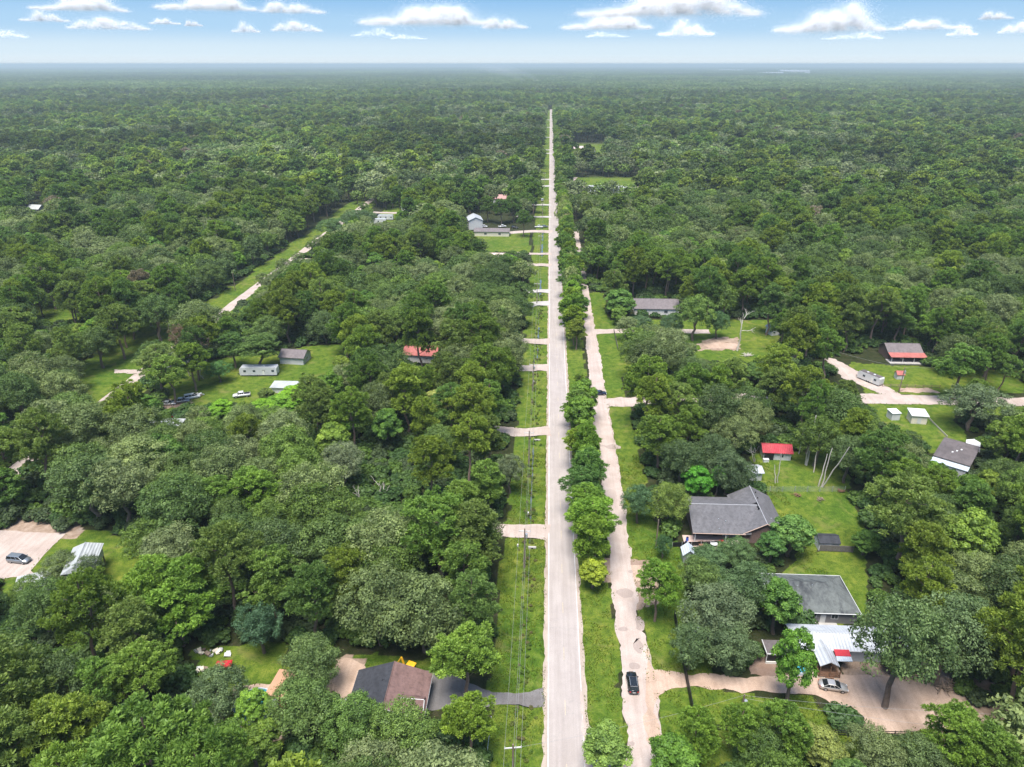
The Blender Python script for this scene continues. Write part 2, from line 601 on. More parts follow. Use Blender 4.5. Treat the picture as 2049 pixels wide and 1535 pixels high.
M_ROAD = road_material('bleached_asphalt', (0.287, 0.250, 0.230), (0.329, 0.291, 0.267), 0.4, (0.2, 0.185, 0.175), speck=0.7)
M_SHOULDER = road_material('sandy_shoulder', (0.271, 0.215, 0.174), (0.372, 0.311, 0.260), 0.3)
M_LANE = road_material('worn_caliche', (0.322, 0.256, 0.218), (0.401, 0.335, 0.296), 0.5, (0.26, 0.2, 0.17))
M_ASPH = road_material('grey_asphalt', (0.120, 0.109, 0.105), (0.176, 0.165, 0.161), 0.3, (0.1, 0.09, 0.09), speck=1.4)
M_DIRT = road_material('pale_sand', (0.319, 0.226, 0.166), (0.440, 0.325, 0.252), 0.65, (0.19, 0.13, 0.095), speck=1.5)
M_LANE2 = road_material('pothole_soil', (0.253, 0.200, 0.172), (0.309, 0.253, 0.225), 0.5, (0.2, 0.15, 0.12))
M_LANE3 = road_material('patched_asphalt', (0.190, 0.165, 0.151), (0.239, 0.211, 0.196), 0.5, (0.18, 0.14, 0.12))
M_REDDIRT = road_material('red_soil', (0.190, 0.120, 0.085), (0.266, 0.190, 0.148), 0.5, (0.15, 0.09, 0.06), speck=1.5)


SHEETS = []


def rough_poly(poly, step=0.9, amp=0.22, seed=0, closed=True):
    """polygon with a gently wandering, ragged edge"""
    outp = []
    n = len(poly)
    for i in range(n):
        a, b_ = np.array(poly[i], float), np.array(poly[(i + 1) % n], float)
        L = np.linalg.norm(b_ - a)
        k = max(1, int(L / step))
        for j in range(k):
            outp.append(a + (b_ - a) * j / k)
    p = np.array(outp)
    d = np.roll(p, -1, 0) - np.roll(p, 1, 0)
    d /= np.maximum(np.linalg.norm(d, axis=1, keepdims=True), 1e-6)
    q = (vnoise(p[:, 0] + 500, p[:, 1] + seed * 7, 2.6, 31) - .5) * 1.6 + (vnoise(p[:, 0] + 500, p[:, 1] + seed * 7, 0.9, 32) - .5) * 0.9
    p = p + np.stack([-d[:, 1], d[:, 0]], 1) * (q * amp * 1.8)[:, None]
    return [tuple(v) for v in p]


def sheet(name, poly, z, m, amp=0.22, step=0.9, seed=0):
    SHEETS.append(list(poly))
    o = MB().sheet(rough_poly(poly, min(step, .6) if len(poly) < 400 and step < 2 else step, amp, seed), z).build(name, m)
    # ear-clip for a clean concave face
    bm = bmesh.new()
    bm.from_mesh(o.data)
    bmesh.ops.triangulate(bm, faces=bm.faces[:], ngon_method='EAR_CLIP')
    for f in bm.faces:
        if f.normal.z < 0: f.normal_flip()
    bm.to_mesh(o.data)
    bm.free()
    return tag(o, kind='structure')


def smooth_path(pts, n=8):
    pts = [np.array(p, float) for p in pts]
    o_ = []
    for i in range(len(pts) - 1):
        p0, p1, p2, p3 = pts[max(i - 1, 0)], pts[i], pts[i + 1], pts[min(i + 2, len(pts) - 1)]
        for k in range(n):
            u = k / n
            o_.append(tuple(0.5 * ((2 * p1) + (-p0 + p2) * u + (2 * p0 - 5 * p1 + 4 * p2 - p3) * u * u + (-p0 + 3 * p1 - 3 * p2 + p3) * u ** 3)))
    o_.append(tuple(pts[-1]))
    return o_


RL, RR = 1.75, 7.75
sheet('shoulder', [(RL - 0.75, 55), (RR + 0.75, 55), (RR + 0.7, 300), (RR + .6, 1830), (RL - 0.5, 1830), (RL - 0.6, 300)], 0.012, M_SHOULDER, 0.16, 1.2, 1)
sheet('road', [(RL, 50), (RR, 50), (RR, 1832), (RL, 1832)], 0.03, M_ROAD, 0.04, 3.0, 2)
# fillet where the side lane joins
sheet('junction_apron', smooth_path([(RR - .2, 217), (9.2, 214.5), (11.5, 212.6), (15.4, 211.8)]) + [(20.5, 211.8), (20.8, 204)] + smooth_path([(15.2, 203), (11, 201.5), (9, 197.5), (RR - .2, 190)]), 0.042, M_LANE, 0.15, 1, 3)
sheet('lane_mouth', smooth_path([(RR - .2, 92), (8.6, 85), (11.3, 80.6), (14.5, 79.3)]) + [(16, 60), (RR - .2, 60)], 0.046, M_LANE, 0.2, 0.8, 4)
lane_l = smooth_path([(14.1, 58), (14.3, 77), (14.9, 92), (15.2, 110), (15.3, 124), (15.8, 150), (15.6, 185), (15.4, 203), (15.8, 230), (16.2, 258), (16.6, 300), (16.8, 480)])
lane_r = smooth_path([(20.8, 58), (20.0, 77), (20.6, 84), (20.9, 101), (19.6, 108), (20.2, 116), (20.3, 126), (20.6, 150), (21.0, 180), (20.7, 205), (20.9, 230), (21.0, 258), (20.8, 300), (20.6, 480)])
sheet('gravel_lane', lane_l + lane_r[::-1], 0.054, M_LANE, 0.3, 0.8, 5)
# potholes and patches in the lane (shallow recesses filled with finer soil)
for i, (px, py, a_, b_) in enumerate([(1253, 1187, 1.9, 1.0), (1243, 1259, 1.0, .55), (1262, 1485, .55, .45), (1268, 1333, .7, .45), (1263, 1143, .6, .5), (1219, 893, 3.2, 1.3), (1281, 1250, .7, 2.4), (1279, 1290, 0.6, 2.2)]):
    x, y = G(px, py)
    sheet('lane_patch', [(x + a_ * math.cos(k * .5236), y + b_ * math.sin(k * .5236)) for k in range(12)], 0.062, M_LANE2, 0.6, 0.4, 30 + i)


def drive(name, pts_px, wd, m, z=0.058, seed=0, taper=0):
    gp = [G(*q) for q in pts_px]
    if gp[0][0] > 0 and -14 < gp[-1][0] < -5: gp.append((gp[-1][0] - 13, gp[-1][1] + 2.0))
    p = smooth_path(gp)
    L, Rr = [], []
    for i, q in enumerate(p):
        a, b_ = p[max(i - 1, 0)], p[min(i + 1, len(p) - 1)]
        d = np.array(b_) - np.array(a)
        d /= np.linalg.norm(d)
        n_ = np.array([-d[1], d[0]])
        ww = wd / 2 * (1 + taper * max(0, 1 - i / 6))
        L.append(tuple(np.array(q) + n_ * ww))
        Rr.append(tuple(np.array(q) - n_ * ww))
    return sheet(name, L + Rr[::-1], z, m, 0.18, 0.8, seed)


sd_ = 50
for nm, pts, wd, mm in [
    ('driveway', [(1099, 1066), (1060, 1062), (1010, 1062)], 5.0, M_LANE),
    ('driveway', [(1100, 862), (1080, 863), (1040, 865)], 5.2, M_LANE),
    ('driveway', [(1099, 736), (1075, 735), (1050, 737)], 5.5, M_LANE),
    ('driveway', [(1099, 684), (1070, 683), (1050, 682)], 5.5, M_LANE),
    ('driveway', [(1100, 607), (1070, 608), (1050, 612)], 5.5, M_CONC),
    ('driveway', [(1101, 583), (1080, 582), (1060, 583)], 5.0, M_CONC),
    ('driveway', [(1103, 531), (1085, 530), (1068, 530)], 5.5, M_LANE),
    ('driveway', [(1104, 508), (1085, 508), (1068, 508)], 4.5, M_LANE),
    ('driveway', [(1104, 464), (1060, 463), (1000, 468)], 7.0, M_LANE),
    ('driveway', [(1103, 434), (1080, 434), (1070, 434)], 5.0, M_CONC),
    ('driveway', [(1103, 410), (1080, 410), (1070, 410)], 5.0, M_CONC),
    ('driveway', [(1103, 372), (1080, 373), (1070, 373)], 7.0, M_CONC),
    ('driveway', [(1103, 359), (1080, 359), (1070, 359)], 6.0, M_CONC),
    ('driveway', [(1104, 307), (1092, 307), (1085, 307)], 8.0, M_CONC),
    ('driveway', [(1104, 300), (1092, 300), (1085, 300)], 7.0, M_CONC),
    ('driveway', [(1104, 275), (1095, 275), (1088, 275)], 9.0, M_CONC),
    ('driveway', [(1104, 255), (1097, 255), (1090, 255)], 9.0, M_CONC),
    ('driveway', [(1104, 240), (1098, 240), (1092, 240)], 10.0, M_CONC),
    ('driveway', [(1190, 664), (1220, 663), (1300, 662), (1420, 664)], 5.0, M_LANE),
    ('driveway', [(1110, 369), (1140, 369), (1150, 374), (1285, 374)], 7.0, M_LANE),
    ('driveway', [(1148, 355), (1142, 365), (1148, 375)], 6.0, M_LANE),
    ('driveway', [(1130, 300), (1140, 300), (1160, 302)], 8.0, M_CONC),
]:
    drive(nm, pts, wd, mm, 0.058 + 0.002 * (sd_ % 5), sd_, 0.35)
    sd_ += 1
sheet('asphalt_driveway', [G(*p) for p in [(1086, 1378), (1092, 1418), (1060, 1412), (985, 1413), (880, 1422), (835, 1425), (845, 1340), (900, 1350), (985, 1384), (1060, 1386)]], 0.06, M_ASPH, 0.25, 0.8, 90)
sheet('sandy_driveway', [G(*p) for p in smooth_path([(1295, 1300), (1305, 1335), (1325, 1344), (1400, 1350), (1500, 1352), (1570, 1350), (1640, 1345), (1700, 1350), (1780, 1355), (1850, 1345), (1905, 1370), (1930, 1410), (1975, 1440), (1985, 1455), (1930, 1445), (1850, 1462), (1790, 1468), (1730, 1455), (1680, 1420), (1640, 1395), (1560, 1388), (1450, 1380), (1370, 1376), (1325, 1385), (1310, 1420), (1330, 1500), (1290, 1480)], 4)], 0.066, M_DIRT, 0.35, 0.7, 91)
sheet('dirt_yard', [G(*p) for p in [(1520, 1310), (1600, 1318), (1680, 1330), (1690, 1360), (1500, 1352), (1490, 1330)]], 0.05, M_REDDIRT, 0.5, 0.8, 92)
sheet('dirt_yard', [G(*p) for p in [(672, 1318), (735, 1325), (745, 1400), (672, 1400), (664, 1360)]], 0.05, M_DIRT, 0.5, 0.8, 93)
sheet('parking_pad', [G(*p) for p in [(1262, 1127), (1318, 1127), (1322, 1160), (1270, 1163)]], 0.07, M_DIRT, 0.2, 0.8, 94)
sheet('pad_border', [G(*p) for p in [(1260, 1122), (1320, 1122), (1320, 1131), (1262, 1131)]], 0.085, M_REDDIRT, 0.15, 0.8, 95)
sheet('concrete_lot', [G(*p) for p in [(-60, 1058), (30, 1063), (133, 1068), (105, 1092), (60, 1143), (75, 1150), (90, 1155), (60, 1152), (0, 1160), (-60, 1165)]], 0.06, M_LANE, 0.15, 1, 96)
sheet('gravel_road', [(107, 219.4), (112, 219), (135, 218.6), (160, 218.4), (230, 219), (230, 212), (160, 212.4), (135, 211.9), (108, 211.5), (95, 212), (40, 207), (20, 205), (20, 211.5), (60, 217), (95, 219)], 0.06, M_LANE, 0.3, 1, 97)
sheet('gravel_road', [(104, 232), (109, 224), (113, 217), (119, 217), (116, 227), (112, 238), (108, 250), (104, 250)], 0.068, M_LANE, 0.4, 1, 98)
sheet('dirt_track', [G(*p) for p in [(1800, 775), (1860, 778), (1880, 786), (1790, 786)]], 0.05, M_DIRT, 0.5, 1, 99)
sheet('side_street', [(-144.6, 150), (-139.4, 150), (-139.4, 900), (-144.6, 900)], 0.03, M_LANE, 0.15, 3, 100)
for k, (px, py) in enumerate([(620, 520), (745, 425)]):
    x, y = G(px, py)
    sheet('driveway', [(-139, y - 3), (x + 8, y - 4), (x + 25, y - 5), (x + 25, y + 1), (x + 8, y + 2), (-139, y + 3)], 0.05, M_LANE, 0.3, 1, 101 + k)
sheet('dirt_track', [G(*p) for p in [(228, 739), (330, 741), (330, 749), (228, 747)]], 0.05, M_LANE, 0.3, 1, 110)
sheet('dirt_yard', [G(*p) for p in [(1408, 690), (1440, 684), (1482, 690), (1470, 698), (1420, 698)]], 0.05, M_DIRT, 0.4, 1, 111)
sheet('dirt_yard', [G(*p) for p in [(290, 806), (370, 802), (385, 812), (300, 818)]], 0.05, M_REDDIRT, 0.6, 1, 112)
sheet('dirt_yard', [G(*p) for p in [(470, 1375), (560, 1365), (555, 1400), (470, 1410)]], 0.05, M_DIRT, 0.4, 1, 113)
# faded centre marking and white edge line
mb = MB()
for k in range(28):
    y0 = 62 + k * 12.2
    mb.box(4.70, 4.80, y0, y0 + 3.0, 0.031, 0.036)
tag(mb.build('lane_marking', mat('faded_yellow_paint', (0.38, 0.32, 0.22), 0.8, 0.4, 3)), kind='structure')
mb = MB()
mb.sheet([(RL + 0.05, 55), (RL + 0.2, 55), (RL + 0.2, 900), (RL + 0.05, 900)], 0.036)
mb.sheet([(RR - 0.2, 55), (RR - 0.08, 55), (RR - 0.08, 900), (RR - 0.2, 900)], 0.036)
tag(mb.build('edge_line', mat('white_line_paint', (0.50, 0.48, 0.47), 0.8, 0.4, 0.7)), kind='structure')
# standing water in the ditch
mw, t, o = newmat('ditch_water')
b = node(t, 'ShaderNodeBsdfPrincipled', i_Roughness=0.08)
b.inputs['Base Color'].default_value = (0.06, 0.08, 0.075, 1)
b.inputs['Specular IOR Level'].default_value = 0.9
t.links.new(b.outputs[0], o.inputs[0])
for k, (y0, y1, wd) in enumerate([(143, 178, 0.28), (246, 256, 0.35), (262, 280, 0.45), (322, 345, 0.6), (345, 352, 0.6), (400, 430, 0.7), (440, 470, 0.6)]):
    n_ = max(4, int((y1 - y0) / 2))
    Lp = [(-2.6 - wd * (0.6 + 0.4 * math.sin(i * 1.7 + k)), y0 + (y1 - y0) * i / n_) for i in range(n_ + 1)]
    Rp = [(-2.6 + wd * (0.6 + 0.4 * math.cos(i * 1.3 + k)), y0 + (y1 - y0) * i / n_) for i in range(n_ + 1)]
    tag(MB().sheet(Lp + Rp[::-1], -0.27).build('water', mw), kind='structure')

#@@TREES@@
# ------------------------------------------------------------------ tree meshes
def _norm(a):
    return a / np.maximum(np.linalg.norm(a, axis=-1, keepdims=True), 1e-9)


def leaf_quads(c, n, L, Wd, r, tdir=None, fold=0.18):
    N = len(c)
    if tdir is None:
        tdir = _norm(np.cross(n, r.normal(size=(N, 3))))
    b_ = _norm(np.cross(n, tdir))
    L = L[:, None]
    Wd = Wd[:, None]
    V = np.empty((N, 4, 3))
    V[:, 0] = c - tdir * L / 2
    V[:, 1] = c + b_ * Wd / 2 + n * Wd * fold
    V[:, 2] = c + tdir * L / 2
    V[:, 3] = c - b_ * Wd / 2 + n * Wd * fold
    return V.reshape(-1, 3), np.arange(N * 4).reshape(N, 4)


def tube_np(path, rad, n=6):
    path = np.asarray(path, float)
    V, F = [], []
    for i in range(len(path)):
        d = path[min(i + 1, len(path) - 1)] - path[max(i - 1, 0)]
        d = d / (np.linalg.norm(d) + 1e-9)
        a = np.cross(d, [0, 0, 1.0] if abs(d[2]) < 0.9 else [1.0, 0, 0])
        a /= np.linalg.norm(a) + 1e-9
        b_ = np.cross(d, a)
        for k in range(n):
            V.append(path[i] + (a * math.cos(2 * math.pi * k / n) + b_ * math.sin(2 * math.pi * k / n)) * rad[i])
    for i in range(len(path) - 1):
        for k in range(n):
            F.append((i * n + k, i * n + (k + 1) % n, (i + 1) * n + (k + 1) % n, (i + 1) * n + k))
    return np.array(V), np.array(F)


def join_np(parts):
    V, F, b_ = [], [], 0
    for v, f in parts:
        V.append(v)
        F.append(f + b_)
        b_ += len(v)
    return np.concatenate(V), np.concatenate(F)


def bend(p0, p1, r, k=4, amt=0.12):
    p0, p1 = np.array(p0, float), np.array(p1, float)
    L = np.linalg.norm(p1 - p0)
    pts = [p0 + (p1 - p0) * i / k for i in range(k + 1)]
    for i in range(1, k): pts[i] = pts[i] + r.normal(size=3) * L * amt * 0.5
    return pts


def oak_lobes(r, R0, H, zc, cz, n, lob=(0.2, 0.34), gap=0.12, zmin=-0.5):
    ga = math.pi * (3 - math.sqrt(5))
    ph = r.random(4) * 6.28
    L = []
    for i in range(n):
        u = 1 - (1 - zmin) * (i + 0.5) / n
        az = i * ga + r.normal() * 0.25
        s_ = math.sqrt(max(0, 1 - u * u))
        d = np.array([s_ * math.cos(az), s_ * math.sin(az), u])
        if r.random() < gap: continue
        irr = 1 + 0.13 * math.sin(2 * az + ph[0]) + 0.10 * math.sin(5 * az + ph[1] + 3 * u)
        q = r.uniform(0.74, 1.0) * irr
        c = np.array([d[0] * R0 * q, d[1] * R0 * q, zc + d[2] * cz * r.uniform(0.82, 1.02)])
        L.append((c, R0 * r.uniform(*lob), d))
    for i in range(n // 5):
        d = _norm(r.normal(size=3))
        L.append((np.array([d[0] * R0 * .4, d[1] * R0 * .4, zc + d[2] * cz * .5]), R0 * .3, d))
    return L


def oak_crown(seed, R0=6.5, H=15.0, base=0.22, n=60, per=200, ls=(0.34, 0.62), lob=(0.18, 0.32), gap=0.12, aspect=0.55):
    r = np.random.default_rng(seed)
    zb = H * base
    cz = (H - zb) * 0.5
    zc = zb + cz * 0.92
    lobes = oak_lobes(r, R0 * 0.86, H, zc, cz * 0.88, n, lob, gap)
    cs, ns, ts = [], [], []
    up = np.array([0, 0, 1.0])
    for c, lr, d in lobes:
        k = int(per * (lr / (R0 * 0.26)) ** 2)
        dd = _norm(r.normal(size=(k * 2, 3)))
        keep = dd @ _norm(d * 0.6 + up * 0.75) > -0.3
        dd = dd[keep][:k]
        k = len(dd)
        rad = lr * np.where(r.random(k) < 0.12, r.uniform(1.0, 1.35, k), r.uniform(0.6, 1.05, k))
        p = c + dd * rad[:, None] * np.array([1, 1, 0.72])
        cs.append(p)
        ns.append(_norm(dd * 0.85 + up * 0.4 + r.normal(size=(k, 3)) * 0.34))
        ts.append(np.clip(0.5 + r.normal() * 0.13 + r.normal(size=k) * 0.17, 0, 1))
    c, n_, tt = np.concatenate(cs), np.concatenate(ns), np.concatenate(ts)
    L = r.uniform(ls[0], ls[1], len(c))
    V, F = leaf_quads(c, n_, L, L * aspect * r.uniform(0.8, 1.2, len(c)), r)
    # trunk and limbs
    parts = []
    top = np.array([r.normal() * .3, r.normal() * .3, zc])
    tr = 0.032 * H
    pth = bend((0, 0, -0.2), top, r, 5, 0.05)
    parts.append(tube_np(pth, np.linspace(tr, tr * 0.4, 6), 7))
    big = sorted(lobes, key=lambda q: -q[1])[:16]
    for q in big:
        s0 = pth[0] + (pth[-1] - pth[0]) * r.uniform(0.45, 0.9)
        parts.append(tube_np(bend(s0, q[0], r, 3, 0.12), np.linspace(tr * 0.36, tr * 0.08, 4), 5))
    VT, FT = join_np(parts)
    return (V, F, tt), (VT, FT)


def pine_crown(seed, R0=4.6, H=20.0, base=0.45, n=90, per=75, ls=(0.34, 0.62), lob=(0.5, 0.82), wide=0.24):
    """loblolly: bare pole, then a head of rounded boughs, each bough studded with needle puffs"""
    r = np.random.default_rng(seed)
    zb = H * base
    pth = bend((0, 0, -0.2), (r.normal() * .5, r.normal() * .5, H * 0.97), r, 6, 0.025)
    tr = 0.016 * H
    at = lambda z: np.array([np.interp(z, [q[2] for q in pth], [q[0] for q in pth]), np.interp(z, [q[2] for q in pth], [q[1] for q in pth]), z])
    boughs = [(at(H - R0 * .42), R0 * .46)]
    nb = 11
    for i in range(nb):
        u = (i + r.uniform(.1, .9)) / nb
        z = zb + (H - zb) * (.08 + .74 * u)
        az = i * 2.4 + r.normal() * .35
        prof = math.sin(math.pi * (0.24 + 0.62 * u)) ** .6
        br_ = R0 * r.uniform(.30, .46)
        ln = max(.2, R0 * prof * r.uniform(.78, 1.02) - br_ * .7)
        boughs.append((at(z) + np.array([math.cos(az) * ln, math.sin(az) * ln, 0]), br_))
    tot = sum(b_[1] ** 2 for b_ in boughs)
    lob_ = []
    for c0, br_ in boughs:
        k = max(5, int(n * 1.35 * br_ ** 2 / tot))
        ga = math.pi * (3 - math.sqrt(5))
        o_ = r.random() * 6.28
        for j in range(k):
            u = 1 - 1.45 * (j + .5) / k
            s_ = math.sqrt(max(0, 1 - u * u))
            d = np.array([s_ * math.cos(j * ga + o_), s_ * math.sin(j * ga + o_), u]) + r.normal(size=3) * .16
            lob_.append((c0 + d * br_ * np.array([1, 1, .8]) * r.uniform(.8, 1.08), r.uniform(*lob) * (br_ / (R0 * .4)) ** .5))
    cs, tds, ts = [], [], []
    up = np.array([0, 0, 1.0])
    for c, lr in lob_:
        k = int(per * (lr / 0.65) ** 2)
        dd = _norm(r.normal(size=(k * 2, 3)) + up * 0.5)
        dd = dd[dd[:, 2] > -0.5][:k]
        k = len(dd)
        cs.append(c + dd * (lr * r.uniform(0.5, 0.95, k))[:, None])
        tds.append(_norm(dd + r.normal(size=(k, 3)) * 0.4 + up * 0.3))
        ts.append(np.clip(0.5 + r.normal() * 0.15 + r.normal(size=k) * 0.13, 0, 1))
    c, td, tt = np.concatenate(cs), np.concatenate(tds), np.concatenate(ts)
    n_ = _norm(np.cross(td, r.normal(size=td.shape)))
    L = r.uniform(ls[0], ls[1], len(c))
    V, F = leaf_quads(c, n_, L, L * wide * r.uniform(0.9, 1.8, len(c)), r, td, 0.3)
    parts = [tube_np(pth, np.linspace(tr, tr * 0.3, len(pth)), 7)]
    for c0, br_ in boughs[1:]: parts.append(tube_np(bend(at(max(c0[2] - br_ * 1.2, zb * .85)), c0, r, 2, 0.08), np.linspace(tr * .34, tr * .1, 3), 4))
    for j in range(5):
        z = zb * r.uniform(.7, 1.0)
        az = r.random() * 6.28
        parts.append(tube_np([at(z), at(z) + np.array([math.cos(az), math.sin(az), .1]) * r.uniform(.6, 1.6)], [tr * .14, tr * .05], 4))
    return (V, F, tt), join_np(parts)


def tree_pair(name, cr, bark):
    (V, F, tt), (VT, FT) = cr
    return (np_mesh(name + '_crown', V, F, [M_LEAF], tt), np_mesh(name + '_trunk', VT, FT, [bark]))


# near trees (crown + trunk meshes shared by the copies)
OAKS = [tree_pair('oak', oak_crown(100 + i, n=[92, 105, 84, 110, 96, 100][i], per=[240, 220, 250, 215, 240, 225][i], ls=(.27, .50), base=[.2, .28, .16, .24, .2, .3][i], lob=[(.13, .25), (.12, .22), (.15, .28), (.11, .21), (.13, .26), (.12, .24)][i], gap=[.08, .14, .1, .2, .06, .16][i]), M_BARK) for i in range(6)]
PINES = [tree_pair('pine', pine_crown(200 + i, R0=[4.6, 4.2, 5.2, 4.8, 4.0][i], base=[.42, .5, .38, .45, .34][i], n=[150, 130, 165, 150, 160][i], per=85), M_PINEBARK) for i in range(5)]
GUMS = [tree_pair('gum', oak_crown(300 + i, R0=4.2, H=14.0, n=70, per=230, ls=(.28, .5), lob=(.17, .3), base=[.2, .26, .15][i], gap=.1, aspect=.7), M_BARK) for i in range(3)]
BUSHES = [tree_pair('bush', oak_crown(330 + i, R0=2.0, H=2.6, n=20, per=110, ls=(.3, .5), lob=(.3, .5), base=.02, gap=.05, aspect=.6), M_BARK) for i in range(3)]
DIM = {'oak': (6.5, 15.0), 'pine': (4.6, 20.0), 'gum': (4.2, 14.0), 'bush': (2.0, 2.6)}
SETS = {'oak': OAKS, 'pine': PINES, 'gum': GUMS, 'bush': BUSHES}


def proto(name, cr, bark):
    (V, F, tt), (VT, FT) = cr
    VV, FF = join_np([(V, F), (VT, FT)])
    me = np_mesh(name, VV, FF, [M_LEAFI, bark], np.concatenate([tt, np.full(len(FT), .5)]), np.concatenate([np.zeros(len(F), int), np.ones(len(FT), int)]))
    return bpy.data.objects.new(name, me)


def patch_mesh(seed):
    r = np.random.default_rng(seed)
    parts, tin = [], []
    for i in range(8):
        for j in range(8):
            x, y = (i - 3.5) * 9.4 + r.normal() * 2.5, (j - 3.5) * 9.4 + r.normal() * 2.5
            R0, H = r.uniform(4.2, 7.2), r.uniform(11, 21)
            k = 70
            d = _norm(r.normal(size=(k, 3)))
            d[:, 2] = np.abs(d[:, 2]) * 1.1 - .1
            c = np.array([x, y, H - 5]) + d * np.array([R0, R0, 5]) * r.uniform(.75, 1.05, (k, 1))
            n_ = _norm(d + r.normal(size=(k, 3)) * .3 + [0, 0, .3])
            L = r.uniform(1.6, 2.8, k)
            parts.append(leaf_quads(c, n_, L, L * .8, r))
            tin.append(np.clip(.5 + r.normal() * .2 + r.normal(size=k) * .1, 0, 1))
    V, F = join_np(parts)
    return np_mesh('canopy_patch', V, F, [M_LEAFI], np.concatenate(tin))


COL_NEAR = bpy.data.collections.new('tree_kinds_near')
COL_FAR = bpy.data.collections.new('tree_kinds_far')
COL_PATCH = bpy.data.collections.new('canopy_patches')
COL_BUSH = bpy.data.collections.new('bush_kinds')
# names sort in the order they are picked
for i in range(4): COL_NEAR.objects.link(proto('a_oak_%d' % i, oak_crown(400 + i, n=84, per=85, ls=(.5, .85), lob=(.13, .24), gap=.1), M_BARK))
for i in range(3): COL_NEAR.objects.link(proto('b_pine_%d' % i, pine_crown(420 + i, n=110, per=38, ls=(.5, .85), wide=.36, lob=(.6, .95)), M_PINEBARK))
for i in range(2): COL_NEAR.objects.link(proto('c_gum_%d' % i, oak_crown(440 + i, R0=4.2, H=14, n=44, per=90, ls=(.5, .85)), M_BARK))
for i in range(4): COL_FAR.objects.link(proto('a_oak_far_%d' % i, oak_crown(450 + i, n=64, per=22, ls=(1.0, 1.6), aspect=.75, lob=(.14, .24)), M_BARK))
for i in range(3): COL_FAR.objects.link(proto('b_pine_far_%d' % i, pine_crown(470 + i, n=60, per=12, ls=(.9, 1.4), wide=.6, lob=(.8, 1.2)), M_PINEBARK))
for i in range(3): COL_PATCH.objects.link(bpy.data.objects.new('patch_%d' % i, patch_mesh(490 + i)))
for i in range(3): COL_BUSH.objects.link(proto('bush_%d' % i, oak_crown(500 + i, R0=2.0, H=2.6, n=16, per=42, ls=(.4, .7), lob=(.3, .5), base=.02, aspect=.6), M_BARK))


def scatter(name, pts, idx_, rot, scl, col, coll, label, cat):
    """one object: thousands of trees too far off to tell apart"""
    me = bpy.data.meshes.new(name)
    n = len(pts)
    me.vertices.add(n)
    me.vertices.foreach_set('co', np.asarray(pts, np.float32).ravel())
    for an, ty, key, dat in (('pick', 'INT', 'value', np.asarray(idx_, np.int32)), ('spin', 'FLOAT', 'value', np.asarray(rot, np.float32)),
                             ('grow', 'FLOAT_VECTOR', 'vector', np.asarray(scl, np.float32).ravel()), ('tree_color', 'FLOAT_COLOR', 'color', np.concatenate([col, np.ones((n, 1))], 1).astype(np.float32).ravel())):
        a = me.attributes.new(an, ty, 'POINT')
        a.data.foreach_set(key, dat)
    ob = bpy.data.objects.new(name, me)
    C.objects.link(ob)
    ng = bpy.data.node_groups.new(name + '_scatter', 'GeometryNodeTree')
    ng.interface.new_socket('Geometry', in_out='INPUT', socket_type='NodeSocketGeometry')
    ng.interface.new_socket('Geometry', in_out='OUTPUT', socket_type='NodeSocketGeometry')
    gi, go = ng.nodes.new('NodeGroupInput'), ng.nodes.new('NodeGroupOutput')
    ci = ng.nodes.new('GeometryNodeCollectionInfo')
    ci.inputs['Collection'].default_value = coll
    ci.inputs['Separate Children'].default_value = True
    ci.inputs['Reset Children'].default_value = True
    ip = ng.nodes.new('GeometryNodeInstanceOnPoints')
    ip.inputs['Pick Instance'].default_value = True

    def attr(nm, dt):
        q = ng.nodes.new('GeometryNodeInputNamedAttribute')
        q.data_type = dt
        q.inputs['Name'].default_value = nm
        return q.outputs['Attribute']
    cx = ng.nodes.new('ShaderNodeCombineXYZ')
    ng.links.new(attr('spin', 'FLOAT'), cx.inputs[2])
    ng.links.new(gi.outputs[0], ip.inputs['Points'])
    ng.links.new(ci.outputs[0], ip.inputs['Instance'])
    ng.links.new(attr('pick', 'INT'), ip.inputs['Instance Index'])
    ng.links.new(cx.outputs[0], ip.inputs['Rotation'])
    ng.links.new(attr('grow', 'FLOAT_VECTOR'), ip.inputs['Scale'])
    ng.links.new(ip.outputs[0], go.inputs[0])
    md = ob.modifiers.new('scatter', 'NODES')
    md.node_group = ng
    return tag(ob, label, cat, None, 'stuff')


# ------------------------------------------------------------------ buildings
FOOT, FARFOOT = [], []
LANDMARKS = [('the pale driveway mouth', *G(1060, 1062)), ('the second left driveway', *G(1065, 863)), ('the third left driveway', *G(1065, 736)), ('the lane junction', 14, 208), ('the two bleached snags', *G(750, 1000)),
             ('the pale yellow starry tree', *G(888, 778, 11)), ('the big bare tree', *G(1475, 702)), ('the umbrella topped pine', *G(952, 1150, 17)), ('the twin bright pines', *G(335, 1118, 17)), ('the lime green thicket', *G(600, 780, 8)),
             ('the upper lane driveway', *G(1215, 663)), ('the overgrown meadow', *G(1010, 495)), ('the side street bend', *G(610, 510)), ('the near side street stretch', *G(490, 603)), ('the far side street stretch', *G(735, 412)),
             ('the dead pines', *G(392, 755)), ('the gravel road bend', 108, 222), ('the log pile', *G(1885, 1378)), ('the dark gap in the left woods', *G(760, 960)), ('the bright roadside pine', *G(1196, 1000, 15)), ('the short utility pole', *G(1490, 1390, 7)), ('the fourth utility pole', *G(1067, 726, 10)), ('the fifth utility pole', *G(1075, 565, 10))]


def shingle(name, col, col2=None, streak=0.0):
    return mat(name, tuple(c * .85 for c in col), 0.9, 0.38, 1.4, 0.2, streak=streak or .35, col2=col2, bump=0.03)


